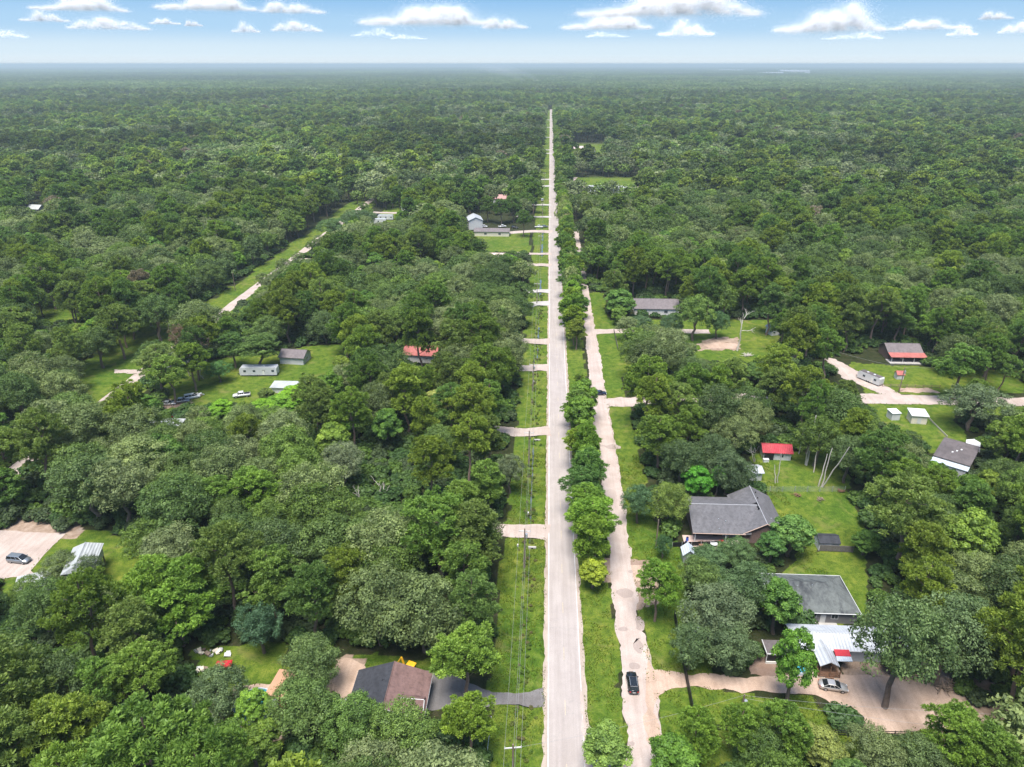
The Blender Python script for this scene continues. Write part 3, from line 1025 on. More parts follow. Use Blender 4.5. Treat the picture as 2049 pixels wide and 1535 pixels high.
M_SH_GREY = shingle('grey_shingle', (0.125, 0.12, 0.125), (0.07, 0.068, 0.07), 0.5)
M_SH_SLATE = shingle('slate_green_shingle', (0.12, 0.13, 0.125), (0.03, 0.032, 0.036), 0.9)
M_SH_CHAR = shingle('charcoal_shingle', (0.045, 0.047, 0.055))
M_SH_BROWN = shingle('brown_shingle', (0.17, 0.105, 0.095))
M_SH_TAUPE = shingle('taupe_shingle', (0.17, 0.145, 0.145), (0.10, 0.085, 0.085), 0.5)
M_RED_METAL = mat('red_metal_roof', (0.36, 0.035, 0.05), 0.6, 0.3, 0.9, 0.25, stripe=(0, 0.5, 0.05), streak=0.4, col2=(0.22, 0.06, 0.055))
M_REDFADE = mat('faded_red_roof', (0.34, 0.11, 0.095), 0.75, 0.3, 0.8, 0.2, stripe=(0, 0.6, 0.05), streak=0.45, col2=(0.22, 0.10, 0.085))
M_BRICK = mat('brown_brick', (0.17, 0.115, 0.10), 0.9, 0.3, 5, bump=0.02)
M_GREYSIDE = mat('grey_siding', (0.15, 0.145, 0.15), 0.7, 0.12, 1, stripe=(2, 0.22, 0.02))
M_WHITESIDE = mat('white_siding', (0.50, 0.50, 0.49), 0.6, 0.12, 1, stripe=(2, 0.22, 0.02), streak=0.12)
M_CREAM = mat('cream_panel', (0.62, 0.56, 0.44), 0.7, 0.15, 1, stripe=(0, 0.4, 0.02))
M_TAN = mat('tan_roof', (0.36, 0.205, 0.125), 0.8, 0.12, 1)
M_ORANGE = mat('terracotta_siding', (0.36, 0.15, 0.08), 0.8, 0.15, 1, stripe=(0, 0.3, 0.02))
M_PALEROOF = mat('pale_grey_metal_roof', (0.34, 0.35, 0.34), 0.5, 0.12, 0.8, 0.4, stripe=(0, 0.5, 0.04), streak=0.3)
M_DARKFLAT = mat('dark_flat_roof', (0.10, 0.085, 0.085), 0.9, 0.3, 0.8, streak=0.4)
M_BLUEROOF = mat('blue_grey_metal', (0.40, 0.44, 0.48), 0.45, 0.12, 0.8, 0.4, stripe=(0, 0.4, 0.03))
M_RED = mat('red_paint', (0.38, 0.02, 0.03), 0.5, 0.2)
M_YELLOW = mat('machine_yellow', (0.60, 0.33, 0.015), 0.5, 0.15)
M_TEAL = mat('pool_liner_water', (0.035, 0.22, 0.28), 0.08, 0.12, 1.5, 0.6)
M_BLUE = mat('blue_plastic', (0.03, 0.09, 0.40), 0.5, 0.2)


def roof_slab(mb, e0, e1, r1, r0, th=0.14):
    """sloping slab from eave corners e0,e1 up to ridge corners r1,r0"""
    b = [Vector(p) for p in (e0, e1, r1, r0)]
    t_ = [p + Vector((0, 0, th)) for p in b]
    mb.hexa(b, t_)


def add_window(root, side, x, z, w_, h_, W2, D2, frame=None, pane=None):
    """window on wall side S/N/E/W of a block 2*W2 by 2*D2, centred at x along the wall"""
    fr, pa = MB(), MB()
    if side in 'SN':
        s_ = -1 if side == 'S' else 1
        y0 = s_ * D2
        ys = sorted((y0 - s_ * .02, y0 + s_ * .06))
        fw_ = .09
        for a in ((x - w_ / 2 - fw_, x + w_ / 2 + fw_, z - fw_, z), (x - w_ / 2 - fw_, x + w_ / 2 + fw_, z + h_, z + h_ + fw_), (x - w_ / 2 - fw_, x - w_ / 2, z, z + h_), (x + w_ / 2, x + w_ / 2 + fw_, z, z + h_), (x - .025, x + .025, z, z + h_)):
            fr.box(a[0], a[1], ys[0], ys[1], a[2], a[3])
        yp = sorted((y0, y0 + s_ * .03))
        pa.box(x - w_ / 2, x + w_ / 2, yp[0], yp[1], z, z + h_)
    else:
        s_ = -1 if side == 'W' else 1
        x0 = s_ * W2
        xs_ = sorted((x0 - s_ * .02, x0 + s_ * .06))
        fw_ = .09
        for a in ((x - w_ / 2 - fw_, x + w_ / 2 + fw_, z - fw_, z), (x - w_ / 2 - fw_, x + w_ / 2 + fw_, z + h_, z + h_ + fw_), (x - w_ / 2 - fw_, x - w_ / 2, z, z + h_), (x + w_ / 2, x + w_ / 2 + fw_, z, z + h_), (x - .025, x + .025, z, z + h_)):
            fr.box(xs_[0], xs_[1], a[0], a[1], a[2], a[3])
        xp = sorted((x0, x0 + s_ * .03))
        pa.box(xp[0], xp[1], x - w_ / 2, x + w_ / 2, z, z + h_)
    o = fr.build('window', frame or M_WHITE, root)
    pa.build('pane', pane or M_GLASS, o)


def add_door(root, side, x, w_, h_, W2, D2, m=None):
    d, k = MB(), MB()
    if side in 'SN':
        s_ = -1 if side == 'S' else 1
        ys = sorted((s_ * D2, s_ * (D2 + .05)))
        d.box(x - w_ / 2, x + w_ / 2, ys[0], ys[1], .15, h_)
        k.box(x + w_ * .32, x + w_ * .4, s_ * (D2 + .06) - .04, s_ * (D2 + .06) + .04, 1.0, 1.1)
    else:
        s_ = -1 if side == 'W' else 1
        xs_ = sorted((s_ * W2, s_ * (W2 + .05)))
        d.box(xs_[0], xs_[1], x - w_ / 2, x + w_ / 2, .15, h_)
        k.box(s_ * (W2 + .06) - .04, s_ * (W2 + .06) + .04, x + w_ * .32, x + w_ * .4, 1.0, 1.1)
    o = d.build('door', m or M_WHITE, root)
    k.build('handle', M_GALV, o)


def house(name, label, x, y, rz, w_, d_, hw, hr, axis='x', wallm=None, roofm=None, roofm2=None, over=.45, wins=(), doors=(), trim=None, cat='house', vents=0, style='gable', foot=1.0, z0=0.0):
    root = thing(name, label, cat, (x, y, 0), rz)
    W2, D2 = w_ / 2, d_ / 2
    wl = MB().box(-W2, W2, -D2, D2, z0, hw)
    if style == 'gable':
        if axis == 'x':
            for sx in (-1, 1):
                wl.hexa([(sx * W2, -D2, hw), (sx * W2, D2, hw), (sx * W2, 0, hr - .02)], [(sx * (W2 - .15), -D2, hw), (sx * (W2 - .15), D2, hw), (sx * (W2 - .15), 0, hr - .02)])
        else:
            for sy in (-1, 1):
                wl.hexa([(-W2, sy * D2, hw), (W2, sy * D2, hw), (0, sy * D2, hr - .02)], [(-W2, sy * (D2 - .15), hw), (W2, sy * (D2 - .15), hw), (0, sy * (D2 - .15), hr - .02)])
    wl.build('wall', wallm, root)
    o_ = over
    if style == 'gable':
        if axis == 'x':
            dz = (hr - hw) * o_ / D2
            a = MB()
            roof_slab(a, (-W2 - o_, -D2 - o_, hw - dz), (W2 + o_, -D2 - o_, hw - dz), (W2 + o_, 0, hr), (-W2 - o_, 0, hr))
            b = MB()
            roof_slab(b, (W2 + o_, D2 + o_, hw - dz), (-W2 - o_, D2 + o_, hw - dz), (-W2 - o_, 0.0, hr), (W2 + o_, 0.0, hr))
            ridge = ((-W2 - o_, 0, hr + .16), (W2 + o_, 0, hr + .16))
            edges = [((-W2 - o_, -D2 - o_, hw - dz + .04), (W2 + o_, -D2 - o_, hw - dz + .04))]
            for sx in (-1, 1):
                edges += [((sx * (W2 + o_ + .02), -D2 - o_, hw - dz + .06), (sx * (W2 + o_ + .02), 0, hr + .06)), ((sx * (W2 + o_ + .02), D2 + o_, hw - dz + .06), (sx * (W2 + o_ + .02), 0, hr + .06))]
        else:
            dz = (hr - hw) * o_ / W2
            a = MB()
            roof_slab(a, (-W2 - o_, D2 + o_, hw - dz), (-W2 - o_, -D2 - o_, hw - dz), (0, -D2 - o_, hr), (0, D2 + o_, hr))
            b = MB()
            roof_slab(b, (W2 + o_, -D2 - o_, hw - dz), (W2 + o_, D2 + o_, hw - dz), (0, D2 + o_, hr), (0, -D2 - o_, hr))
            ridge = ((0, -D2 - o_, hr + .16), (0, D2 + o_, hr + .16))
            edges = [((-W2 - o_, -D2 - o_ - .02, hw - dz + .06), (0, -D2 - o_ - .02, hr + .06)), ((W2 + o_, -D2 - o_ - .02, hw - dz + .06), (0, -D2 - o_ - .02, hr + .06)),
                     ((W2 + o_, -D2 - o_, hw - dz + .04), (W2 + o_, D2 + o_, hw - dz + .04)), ((-W2 - o_, -D2 - o_, hw - dz + .04), (-W2 - o_, D2 + o_, hw - dz + .04))]
        rf = a.build('roof', roofm, root)
        b.build('roof', roofm2 or roofm, root)
        MB().tube(ridge, .09, 6).build('ridge_cap', roofm2 or roofm, rf)
        if trim:
            tb = MB()
            for e in edges: tb.tube(e, .05, 4)
            tb.build('trim', trim, rf)
    elif style == 'hip':
        dz = (hr - hw) * o_ / D2
        ex, ey, ez = W2 + o_, D2 + o_, hw - dz
        rx = max(W2 - D2, .1)
        cr = [(-ex, -ey, ez), (ex, -ey, ez), (ex, ey, ez), (-ex, ey, ez)]
        rd = [(-rx, 0, hr), (rx, 0, hr)]
        rf = MB().add(cr + rd + [(p[0], p[1], p[2] - .16) for p in cr], [(0, 1, 5, 4), (1, 2, 5), (2, 3, 4, 5), (3, 0, 4), (0, 6, 7, 1), (1, 7, 8, 2), (2, 8, 9, 3), (3, 9, 6, 0), (9, 8, 7, 6)]).build('roof', roofm, root)
        tb = MB()
        for i in range(4): tb.tube([cr[i], cr[(i + 1) % 4]], .08, 4)
        tb.build('gutter', trim or M_WHITE, rf)
        hb = MB()
        for a_, b_ in ((0, 0), (3, 0), (1, 1), (2, 1)): hb.tube([cr[a_], rd[b_]], .05, 4)
        hb.tube(rd, .06, 4)
        hb.build('ridge_cap', roofm, rf)
    else:   # flat or single slope, hr = height at the back
        rf = MB().hexa([(-W2 - o_, -D2 - o_, hw), (W2 + o_, -D2 - o_, hw), (W2 + o_, D2 + o_, hr), (-W2 - o_, D2 + o_, hr)], [(-W2 - o_, -D2 - o_, hw + .14), (W2 + o_, -D2 - o_, hw + .14), (W2 + o_, D2 + o_, hr + .14), (-W2 - o_, D2 + o_, hr + .14)]).build('roof', roofm, root)
    rv = random.Random(int(abs(x * 13 + y)))
    for k in range(vents):
        if axis == 'x':
            vx, vy = rv.uniform(-W2 * .7, W2 * .7), rv.uniform(-D2 * .75, -D2 * .15)
            vz = hw + (hr - hw) * (1 + vy / D2) + .1
        else:
            vx, vy = rv.uniform(-W2 * .8, W2 * .8), rv.uniform(-D2 * .7, D2 * .7)
            vz = hw + (hr - hw) * (1 - abs(vx) / W2) + .1
        MB().cyl(vx, vy, vz - .1, vz + .35, .09, .09, 8).build('vent', M_GALV, rf)
    for wv in wins: add_window(root, *wv, W2, D2)
    for dv in doors: add_door(root, *dv, W2, D2)
    if foot:
        c_, s_ = math.cos(rz), math.sin(rz)
        FOOT.append([(x + a * c_ - b * s_, y + a * s_ + b * c_) for a, b in ((-W2 - foot, -D2 - foot), (W2 + foot, -D2 - foot), (W2 + foot, D2 + foot), (-W2 - foot, D2 + foot))])
    return root


# --- L-shaped house: long wing plus a cross wing whose brick gable faces the camera
hA = thing('brick_house', 'long L-shaped house with grey shingle roof and brown brick gable beside the lawn', 'house', (45.4, 142.5, 0))
MB().box(-10.2, 1.0, -4.8, 7.0, 0, 3.0).build('wall', M_BRICK, hA)
wl = MB().box(0.9, 10.0, -6.9, 8.0, 0, 3.0)
wl.hexa([(0.9, -6.9, 3), (10, -6.9, 3), (5.45, -6.9, 5.5)], [(0.9, -6.7, 3), (10, -6.7, 3), (5.45, -6.7, 5.5)])
wl.hexa([(0.9, 8, 3), (10, 8, 3), (5.45, 8, 5.5)], [(0.9, 7.8, 3), (10, 7.8, 3), (5.45, 7.8, 5.5)])
wl.build('wall', M_BRICK, hA)
a = MB()
roof_slab(a, (-10.9, -7.6, 2.75), (2.2, -7.6, 2.75), (5.45, 0, 5.55), (-10.9, 0, 5.55))
rfm = a.build('roof', M_SH_GREY, hA)
a = MB()
roof_slab(a, (4.2, 7.5, 2.75), (-10.9, 7.5, 2.75), (-10.9, 0, 5.55), (5.45, 0, 5.55))
a.build('roof', M_SH_GREY, hA)
a = MB()
roof_slab(a, (0.3, -7.4, 2.72), (0.3, -1.5, 2.72), (5.45, -1.5, 5.58), (5.45, -7.4, 5.58))
a.build('roof', M_SH_GREY, hA)
a = MB()
roof_slab(a, (0.3, 1.5, 2.72), (0.3, 8.5, 2.72), (5.45, 8.5, 5.58), (5.45, 1.5, 5.58))
a.build('roof', M_SH_GREY, hA)
a = MB()
roof_slab(a, (10.6, -7.4, 2.72), (10.6, 8.5, 2.72), (5.45, 8.5, 5.58), (5.45, -7.4, 5.58))
rfr = a.build('roof', M_SH_GREY, hA)
MB().tube([(-10.9, 0, 5.72), (5.45, 0, 5.75)], .09, 5).tube([(5.45, -7.4, 5.75), (5.45, 8.5, 5.75)], .09, 5).build('ridge_cap', mat('pale_ridge', (0.30, 0.30, 0.31), .8, .2), hA)
MB().tube([(0.3, -7.45, 2.8), (5.45, -7.45, 5.66)], .09, 4).tube([(10.6, -7.45, 2.8), (5.45, -7.45, 5.66)], .09, 4).tube([(-10.9, -7.65, 2.82), (1, -7.65, 2.82)], .08, 4).build('fascia', mat('tan_fascia', (0.40, 0.28, 0.22), .7, .15), hA)
for vx, vy, vz in ((-4.6, -4.2, 4.2), (-3.0, -4.6, 4.0), (-4.8, -6.6, 3.3), (6.2, 3.6, 5.3), (7.2, -4.4, 4.9), (6.4, 6.2, 5.2), (5.0, -.6, 5.8)):
    MB().cyl(vx, vy, vz - .2, vz + .35, .12, .12, 8).build('vent', M_BLACK if vz > 5 else M_GALV, hA)
add_window(hA, 'S', 5.2, 0.9, 1.2, 1.5, 0, 6.9)
add_window(hA, 'S', 8.6, 1.2, 1.2, 1.2, 0, 6.9)
add_window(hA, 'S', -1.8, 0.4, 3.0, 1.9, 0, 4.8, M_WHITE, mat('curtained_glass', (0.45, 0.58, 0.56), .3, .15))
add_window(hA, 'S', -8.0, 0.9, 1.4, 1.3, 0, 4.8)
add_door(hA, 'S', -5.0, 1.0, 2.1, 0, 4.8, M_BLACK)
for px in (-10.2, -3.3): MB().box(px - .09, px + .09, -7.35, -7.17, 0, 2.75).build('porch_post', M_WHITE, hA)
MB().box(-12.6, -0.6, -9.6, -4.85, 0.02, 0.22).build('patio', mat('patio_slab', (0.42, 0.31, 0.27), .9, .2, 1.2), hA)
FOOT.append(rect(32, 57, 131.5, 152)) if False else FOOT.append([(31.5, 131.5), (57, 131.5), (57, 152), (31.5, 152)])
LANDMARKS.append(('the L-shaped house', 45, 142))
# things on the patio
tr = thing('patio_table', 'round white topped patio table on the patio of the L-shaped house', 'table', (39.3, 133.9, .22))
MB().cyl(0, 0, .68, .74, .85, .85, 20).build('table_top', M_WHITE, tr)
MB().cyl(0, 0, 0, .68, .06, .06, 8).build('leg', M_WHITE, tr)
MB().cyl(0, 0, 0, .04, .35, .3, 12).build('base', M_BLACK, tr)
for k, (cx, cy, mm, nm) in enumerate(((41.0, 134.1, M_RED, 'red padded patio chair beside the white table'), (36.4, 133.6, M_BROWNWOOD, 'brown patio chair left of the white table'))):
    ch = thing('patio_chair', nm, 'chair', (cx, cy, .22), .3 * k, 'chairs on the patio')
    MB().box(-.55, .55, -.5, .5, .38, .52).build('seat', mm, ch)
    MB().box(-.55, .55, .4, .55, .52, 1.1).build('backrest', mm, ch)
    for sx in (-.48, .48):
        for sy in (-.42, .42): MB().box(sx - .04, sx + .04, sy - .04, sy + .04, 0, .38).build('leg', M_BLACK, ch)
for k, (cx, cy, mm, nm) in enumerate(((33.6, 135.6, M_BLUE, 'blue plastic barrel stood at the left end of the patio'), (33.0, 134.0, M_BLUE, 'blue plastic barrel by the patio corner nearer the fence'), (42.8, 134.4, M_WHITE, 'white drum beside the patio post'))):
    br = thing('barrel', nm, 'barrel', (cx, cy, .22), 0, 'barrels on the patio')
    MB().cyl(0, 0, 0, .9, .29, .29, 14).build('drum', mm, br)
    MB().cyl(0, 0, .28, .33, .31, .31, 14).cyl(0, 0, .6, .65, .31, .31, 14).build('hoop', mm, br)
    MB().cyl(0, 0, .9, .94, .25, .25, 12).build('lid', M_BLACK, br)
so = thing('sofa', 'pale old sofa under the porch roof of the L-shaped house', 'sofa', (44.0, 134.6, .22), 0)
MB().box(-1, 1, -.4, .4, .1, .45).build('seat', M_CREAM, so)
MB().box(-1, 1, .3, .48, .45, .95).build('backrest', M_CREAM, so)
for sx in (-1.08, .9): MB().box(sx, sx + .18, -.4, .48, .1, .65).build('armrest', M_CREAM, so)

# --- hip roofed house
hB = house('grey_house', 'grey sided house with dark stained hip roof between two lawns', 54.2, 115.8, 0, 15.5, 10.6, 3.0, 5.6, wallm=M_GREYSIDE, roofm=M_SH_SLATE, style='hip', wins=(('S', -.6, 1.5, .9, .9), ('S', 3.4, 1.2, 1.2, 1.0), ('S', -5, 1.2, 1.2, 1.0), ('E', 0, 1.2, 1.2, 1.1)), doors=(('S', 1.2, 1.05, 2.35),), vents=2)
MB().box(-1.5, 4, -6.6, -5.3, 0, .14).build('step', M_CONC, hB)
LANDMARKS.append(('the hip roofed house', 54, 115))

# --- white mobile home with a porch
hC = house('mobile_home', 'long white metal roofed mobile home with a gabled porch by the sandy drive', 57.0, 103.6, 0, 19.5, 5.6, 2.9, 3.9, wallm=M_WHITESIDE, roofm=M_WHITEMETAL, wins=(('S', -7, 1.2, 1.1, 1.0), ('S', 3.5, 1.2, 1.1, 1.0), ('S', 7, 1.2, 1.1, 1.0)), doors=(('S', -4.2, 1.0, 2.2),), trim=M_WHITE)
a = MB()
roof_slab(a, (-7.0, -6.9, 2.55), (-7.0, -1.5, 2.55), (-5.3, -1.0, 3.5), (-5.3, -6.9, 3.5))
roof_slab(a, (-3.6, -6.9, 2.55), (-3.6, -1.5, 2.55), (-5.3, -1.0, 3.5), (-5.3, -6.9, 3.5))
a.build('porch_roof', M_WHITEMETAL, hC)
a = MB()
roof_slab(a, (-3.4, -4.3, 2.5), (-.7, -4.3, 2.5), (-.7, -3.1, 2.9), (-3.4, -3.1, 2.9))
a.build('awning', M_RED, hC)
a = MB()
roof_slab(a, (-3.4, -5.2, 2.2), (-.7, -5.2, 2.2), (-.7, -4.35, 2.48), (-3.4, -4.35, 2.48))
a.build('awning', M_BLUEROOF, hC)
MB().box(-7.0, -3.2, -7.0, -2.85, .35, .5).build('deck', M_BROWNWOOD, hC)
for px in (-6.9, -5.1, -3.3):
    MB().box(px - .06, px + .06, -7.0, -6.88, 0, 2.6).build('porch_post', M_BROWNWOOD, hC)
for z_ in (.9, 1.3): MB().box(-6.9, -3.3, -6.97, -6.91, z_ - .04, z_ + .04).build('railing', M_BROWNWOOD, hC)
for k in range(3): MB().box(-5.8, -4.4, -7.3 - k * .3, -7.05 - k * .3, .02, .38 - k * .12).build('step', M_BROWNWOOD, hC)
LANDMARKS.append(('the white mobile home', 56, 103))
# screened shelter left of it
sc = thing('screen_shelter', 'low white framed shelter with dark screens left of the gabled porch', 'shelter', (44.3, 101.2, 0))
MB().box(-2.8, 2.6, -1.7, 1.7, 2.3, 2.42).build('roof', M_DARKFLAT, sc)
MB().box(-2.9, 2.7, -1.8, -1.7, 2.2, 2.5).box(-2.9, -2.8, -1.7, 1.7, 2.2, 2.5).build('trim', M_WHITE, sc)
MB().box(-2.7, 2.5, -1.6, -1.55, .1, 2.2).build('screen', M_BLACK, sc)
for px in (-2.75, 0, 2.55):
    MB().box(px - .06, px + .06, -1.72, -1.6, 0, 2.3).build('post', M_WHITE, sc)
MB().box(-2.8, 2.6, -1.78, -1.6, 0, .5).build('skirt', M_OFFWHITE, sc)
FOOT.append([(40.5, 98.5), (48, 98.5), (48, 103.5), (40.5, 103.5)])


def round_pool(label, x, y, r_, h):
    pl = thing('swimming_pool', label, 'pool', (x, y, 0))
    n = 28
    ring = lambda rr, z: [(rr * math.cos(2 * math.pi * k / n), rr * math.sin(2 * math.pi * k / n), z) for k in range(n)]
    vs_ = ring(r_, 0) + ring(r_, h) + ring(r_ - .18, h) + ring(r_ - .18, .1)
    fs_ = []
    for a_ in range(3): fs_ += [(a_ * n + k, a_ * n + (k + 1) % n, (a_ + 1) * n + (k + 1) % n, (a_ + 1) * n + k) for k in range(n)]
    MB().add(vs_, fs_).build('pool_wall', M_BLUEROOF, pl)
    MB().cyl(0, 0, h - .2, h - .14, r_ - .19, r_ - .19, n).build('pool_water', M_TEAL, pl)
    lad = MB()
    for s_ in (-.25, .25): lad.tube([(r_ + .3, s_, 0), (r_ + .1, s_, h + .7), (r_ - .3, s_, h + .7), (r_ - .45, s_, h - .3)], .03, 5)
    lo = lad.build('ladder', M_WHITE, pl)
    for k in range(3): MB().box(r_ + .06, r_ + .3, -.25, .25, .25 + .3 * k, .29 + .3 * k).build('rung', M_WHITE, lo)
    FOOT.append([(x - r_ - 1, y - r_ - 1), (x + r_ + 1, y - r_ - 1), (x + r_ + 1, y + r_ + 1), (x - r_ - 1, y + r_ + 1)])


round_pool('turquoise round pool behind the green tree on the sandy drive', 47.0, 98.6, 1.9, .8)
x, y = G(508, 1408, 1.1)
round_pool('round blue above-ground pool beside the tan shed', x, y, 3.4, 1.15)
LANDMARKS.append(('the round blue pool', x, y))
# timber pallets laid on the ground
for k in range(4):
    pa = thing('pallet', ['pallet nearest the silver car', 'second pallet from the silver car', 'third pallet from the silver car', 'pallet farthest from the silver car'][k] + ', pale slats on the dirt', 'pallet', (50.9 - k * 1.25, 97.0 + .1 * k, .06), .12, 'timber pallets laid by the drive')
    for j in range(6): MB().box(-.55, .55, -.62 + j * .22, -.5 + j * .22, .1, .13).build('slat', mat('pale_slat', (.45, .36, .29), .8, .25) if k + j == 0 else MATS['pale_slat'], pa)
    for j in (-.5, 0, .46): MB().box(j, j + .06, -.62, .62, 0, .1).build('bearer', M_WOOD, pa)

# --- left: charcoal and brown roofed house
hD = house('two_tone_house', 'house with one charcoal and one brown roof slope by the asphalt driveway', -24.9, 86.6, 0, 12.2, 9.0, 3.0, 5.2, axis='y', wallm=M_OFFWHITE, roofm=M_SH_CHAR, roofm2=M_SH_BROWN, trim=M_WHITE, vents=0, wins=(('S', -3, 1.0, 1.3, 1.2), ('W', 0, 1.0, 1.3, 1.2), ('N', 2, 1, 1.2, 1.2)), doors=(('E', 1, 1.0, 2.1),))
MB().cyl(-1.4, 1.2, 4.4, 4.95, .1, .1, 8).build('vent', M_BLACK, hD)
a = MB()
roof_slab(a, (2.2, -3.9, 3.9), (6.2, -3.9, 3.3), (6.2, -2.2, 4.35), (2.2, -2.2, 4.6))
roof_slab(a, (2.2, -0.6, 3.9), (6.2, -0.6, 3.3), (6.2, -2.2, 4.35), (2.2, -2.2, 4.6))
a.build('dormer_roof', M_SH_BROWN, hD)
MB().box(2.4, 6.0, -3.7, -.8, 2.6, 3.5).build('dormer_wall', M_OFFWHITE, hD)
MB().tube([(2.2, -2.2, 4.72), (6.25, -2.2, 4.5)], .07, 4).tube([(6.28, -3.9, 3.4), (6.28, -2.2, 4.42)], .07, 4).build('dormer_trim', M_WHITE, hD)
LANDMARKS.append(('the charcoal and brown roof', -25, 87))
# yellow backhoe behind it
bh = thing('backhoe', 'yellow backhoe parked behind the charcoal and brown roofed house', 'backhoe', (-22.2, 93.4, 0), R(-20))
MB().box(-1.6, 1.2, -.7, .7, .6, 1.3).hexa([(.2, -.5, 1.3), (1.7, -.5, 1.3), (1.7, .5, 1.3), (.2, .5, 1.3)], [(.2, -.45, 1.75), (1.6, -.4, 1.6), (1.6, .4, 1.6), (.2, .45, 1.75)]).build('body', M_YELLOW, bh)
MB().box(-1.1, .15, -.62, .62, 1.3, 2.45).build('cab', M_CARGLASS, bh)
MB().box(-1.25, .3, -.75, .75, 2.45, 2.6).build('cab_roof', M_YELLOW, bh)
MB().tube([(-1.6, 0, 1.2), (-2.3, 0, 3.6)], .2, 6).tube([(-2.3, 0, 3.6), (-3.3, 0, 1.7)], .16, 6).build('boom', M_YELLOW, bh)
MB().hexa([(-3.6, -.4, .9), (-3.0, -.4, .9), (-3.0, .4, .9), (-3.6, .4, .9)], [(-3.5, -.4, 1.7), (-3.1, -.4, 1.7), (-3.1, .4, 1.7), (-3.5, .4, 1.7)]).build('bucket', M_YELLOW, bh)
for s_ in (-.6, .6): MB().tube([(1.0, s_, 1.3), (2.4, s_, .7)], .1, 5).build('loader_arm', M_YELLOW, bh)
MB().hexa([(2.4, -1.0, .1), (3.1, -1.0, .1), (3.1, 1.0, .1), (2.4, 1.0, .1)], [(2.3, -1.0, .9), (2.6, -1.0, .95), (2.6, 1.0, .95), (2.3, 1.0, .9)]).build('loader_bucket', M_YELLOW, bh)
for wx, wr in ((-.9, .72), (1.2, .48)):
    for s_ in (-.85, .85):
        wo = MB().wheel(wx, s_, wr, wr, .4).build('wheel', M_RUBBER, bh)
        MB().wheel(wx, s_ + (.1 if s_ > 0 else -.1), wr, wr * .5, .24).build('rim', M_YELLOW, wo)


def shed(label, x, y, w_, d_, hw, hr, wallm, roofm, rz=0, axis='x', style='gable', door=True, name='shed', over=.2):
    return house(name, label, x, y, rz, w_, d_, hw, hr, axis, wallm, roofm, over=over, style=style, cat='shed', foot=.6, doors=((('S', 0, 1.1, 1.9),) if door else ()))


x, y = G(563, 1368, 2.5)
shed('tan roofed terracotta shed beside the round blue pool', x, y, 3.0, 5.0, 2.4, 2.7, M_ORANGE, M_TAN, R(-8), style='mono', door=True)
LANDMARKS.append(('the tan shed', x, y))
shed('small grey roofed playhouse shed below the patio of the L-shaped house', *G(1376, 1118), 2.6, 2.8, 2.0, 3.2, M_GALV, M_BLUEROOF, axis='y')
shed('little white metal shed beside the black fence', *G(1393, 1278), 2.8, 2.2, 2.0, 2.3, M_BROWNWOOD, M_WHITEMETAL, style='mono')
LANDMARKS.append(('the little white metal shed', *G(1393, 1278)))
shed('garden shed with black roof and white walls behind the plank fence', *G(1652, 1093), 4.4, 3.4, 2.1, 2.9, M_WHITESIDE, M_SH_CHAR)
LANDMARKS.append(('the black roofed garden shed', *G(1652, 1093)))
shed('narrow white storage shed on the lawn by the gravel road', *G(1786, 837), 2.6, 2.8, 2.3, 2.5, M_WHITE, M_WHITE, R(8), style='mono', door=False)
shed('square cream shed with white lean-to roof on the lawn', *G(1833, 843), 4.4, 3.8, 2.7, 3.2, M_CREAM, M_WHITE, R(-6), style='mono', over=.35)
LANDMARKS.append(('the cream shed', *G(1833, 843)))
sx_, sy_ = G(1555, 921)
sy_ += 2.4
rs = house('red_roof_shed', 'white cabin with bright red metal roof in the overgrown clearing', sx_, sy_, R(-3), 7.4, 4.6, 2.5, 3.7, wallm=M_WHITESIDE, roofm=M_RED_METAL, cat='cabin', wins=(('S', 1.2, .9, .9, .8),), doors=(('S', -2.2, 1.6, 2.1, ),), foot=1.5)
MB().box(-3.5, -1.0, -2.6, -2.42, .1, 2.3).build('porch_shade', M_BLACK, rs)  # solid black panel painting the shade inside the porch
LANDMARKS.append(('the red roofed cabin', sx_, sy_))
fz = thing('freezer', 'white chest freezer standing in the grass before the red roofed cabin', 'freezer', (*G(1532, 924), 0), .1)
MB().box(-.75, .75, -.4, .4, 0, .75).build('cabinet', M_WHITE, fz)
MB().box(-.78, .78, -.43, .43, .78, .9).build('lid', M_WHITE, fz)
# stilted shed and lot on the left
st = thing('stilted_house', 'pale metal roofed house raised on stilts beside the minivan lot', 'house', (-96.2, 116.5, 0), R(18))
MB().box(-2.6, 2.6, -4.2, 4.2, 2.6, 5.0).build('wall', M_OFFWHITE, st)
a = MB()
roof_slab(a, (-3, 4.7, 4.9), (-3, -4.7, 4.9), (0, -4.2, 6.5), (0, 3.6, 6.5))
roof_slab(a, (3, -4.7, 4.9), (3, 4.7, 4.9), (0, 3.6, 6.5), (0, -4.2, 6.5))
a.add([(-3, 4.7, 5.04), (3, 4.7, 5.04), (0, 3.6, 6.64)], [(0, 1, 2)]).add([(-3, -4.7, 5.04), (3, -4.7, 5.04), (0, -4.2, 6.64)], [(0, 2, 1)])
rfx = a.build('roof', M_PALEROOF, st)
MB().tube([(0, -4.2, 6.68), (0, 3.6, 6.68)], .08, 5).build('ridge_cap', M_PALEROOF, rfx)
for px in (-2.4, 2.4):
    for py in (-4, 0, 4): MB().box(px - .12, px + .12, py - .12, py + .12, 0, 2.6).build('post', M_WOOD, st)
add_window(st, 'E', 0, 3.4, 1.0, 1.0, 2.6, 4.2)
FOOT.append([(-101, 111), (-91.5, 111), (-91.5, 122), (-101, 122)])
LANDMARKS.append(('the house on stilts', -96, 117))
house('carport', 'low pale carport roof at the corner of the minivan lot', *G(72, 1180), R(25), 5.5, 4.0, 2.2, 2.4, wallm=M_OFFWHITE, roofm=M_PALEROOF, style='mono', cat='carport')
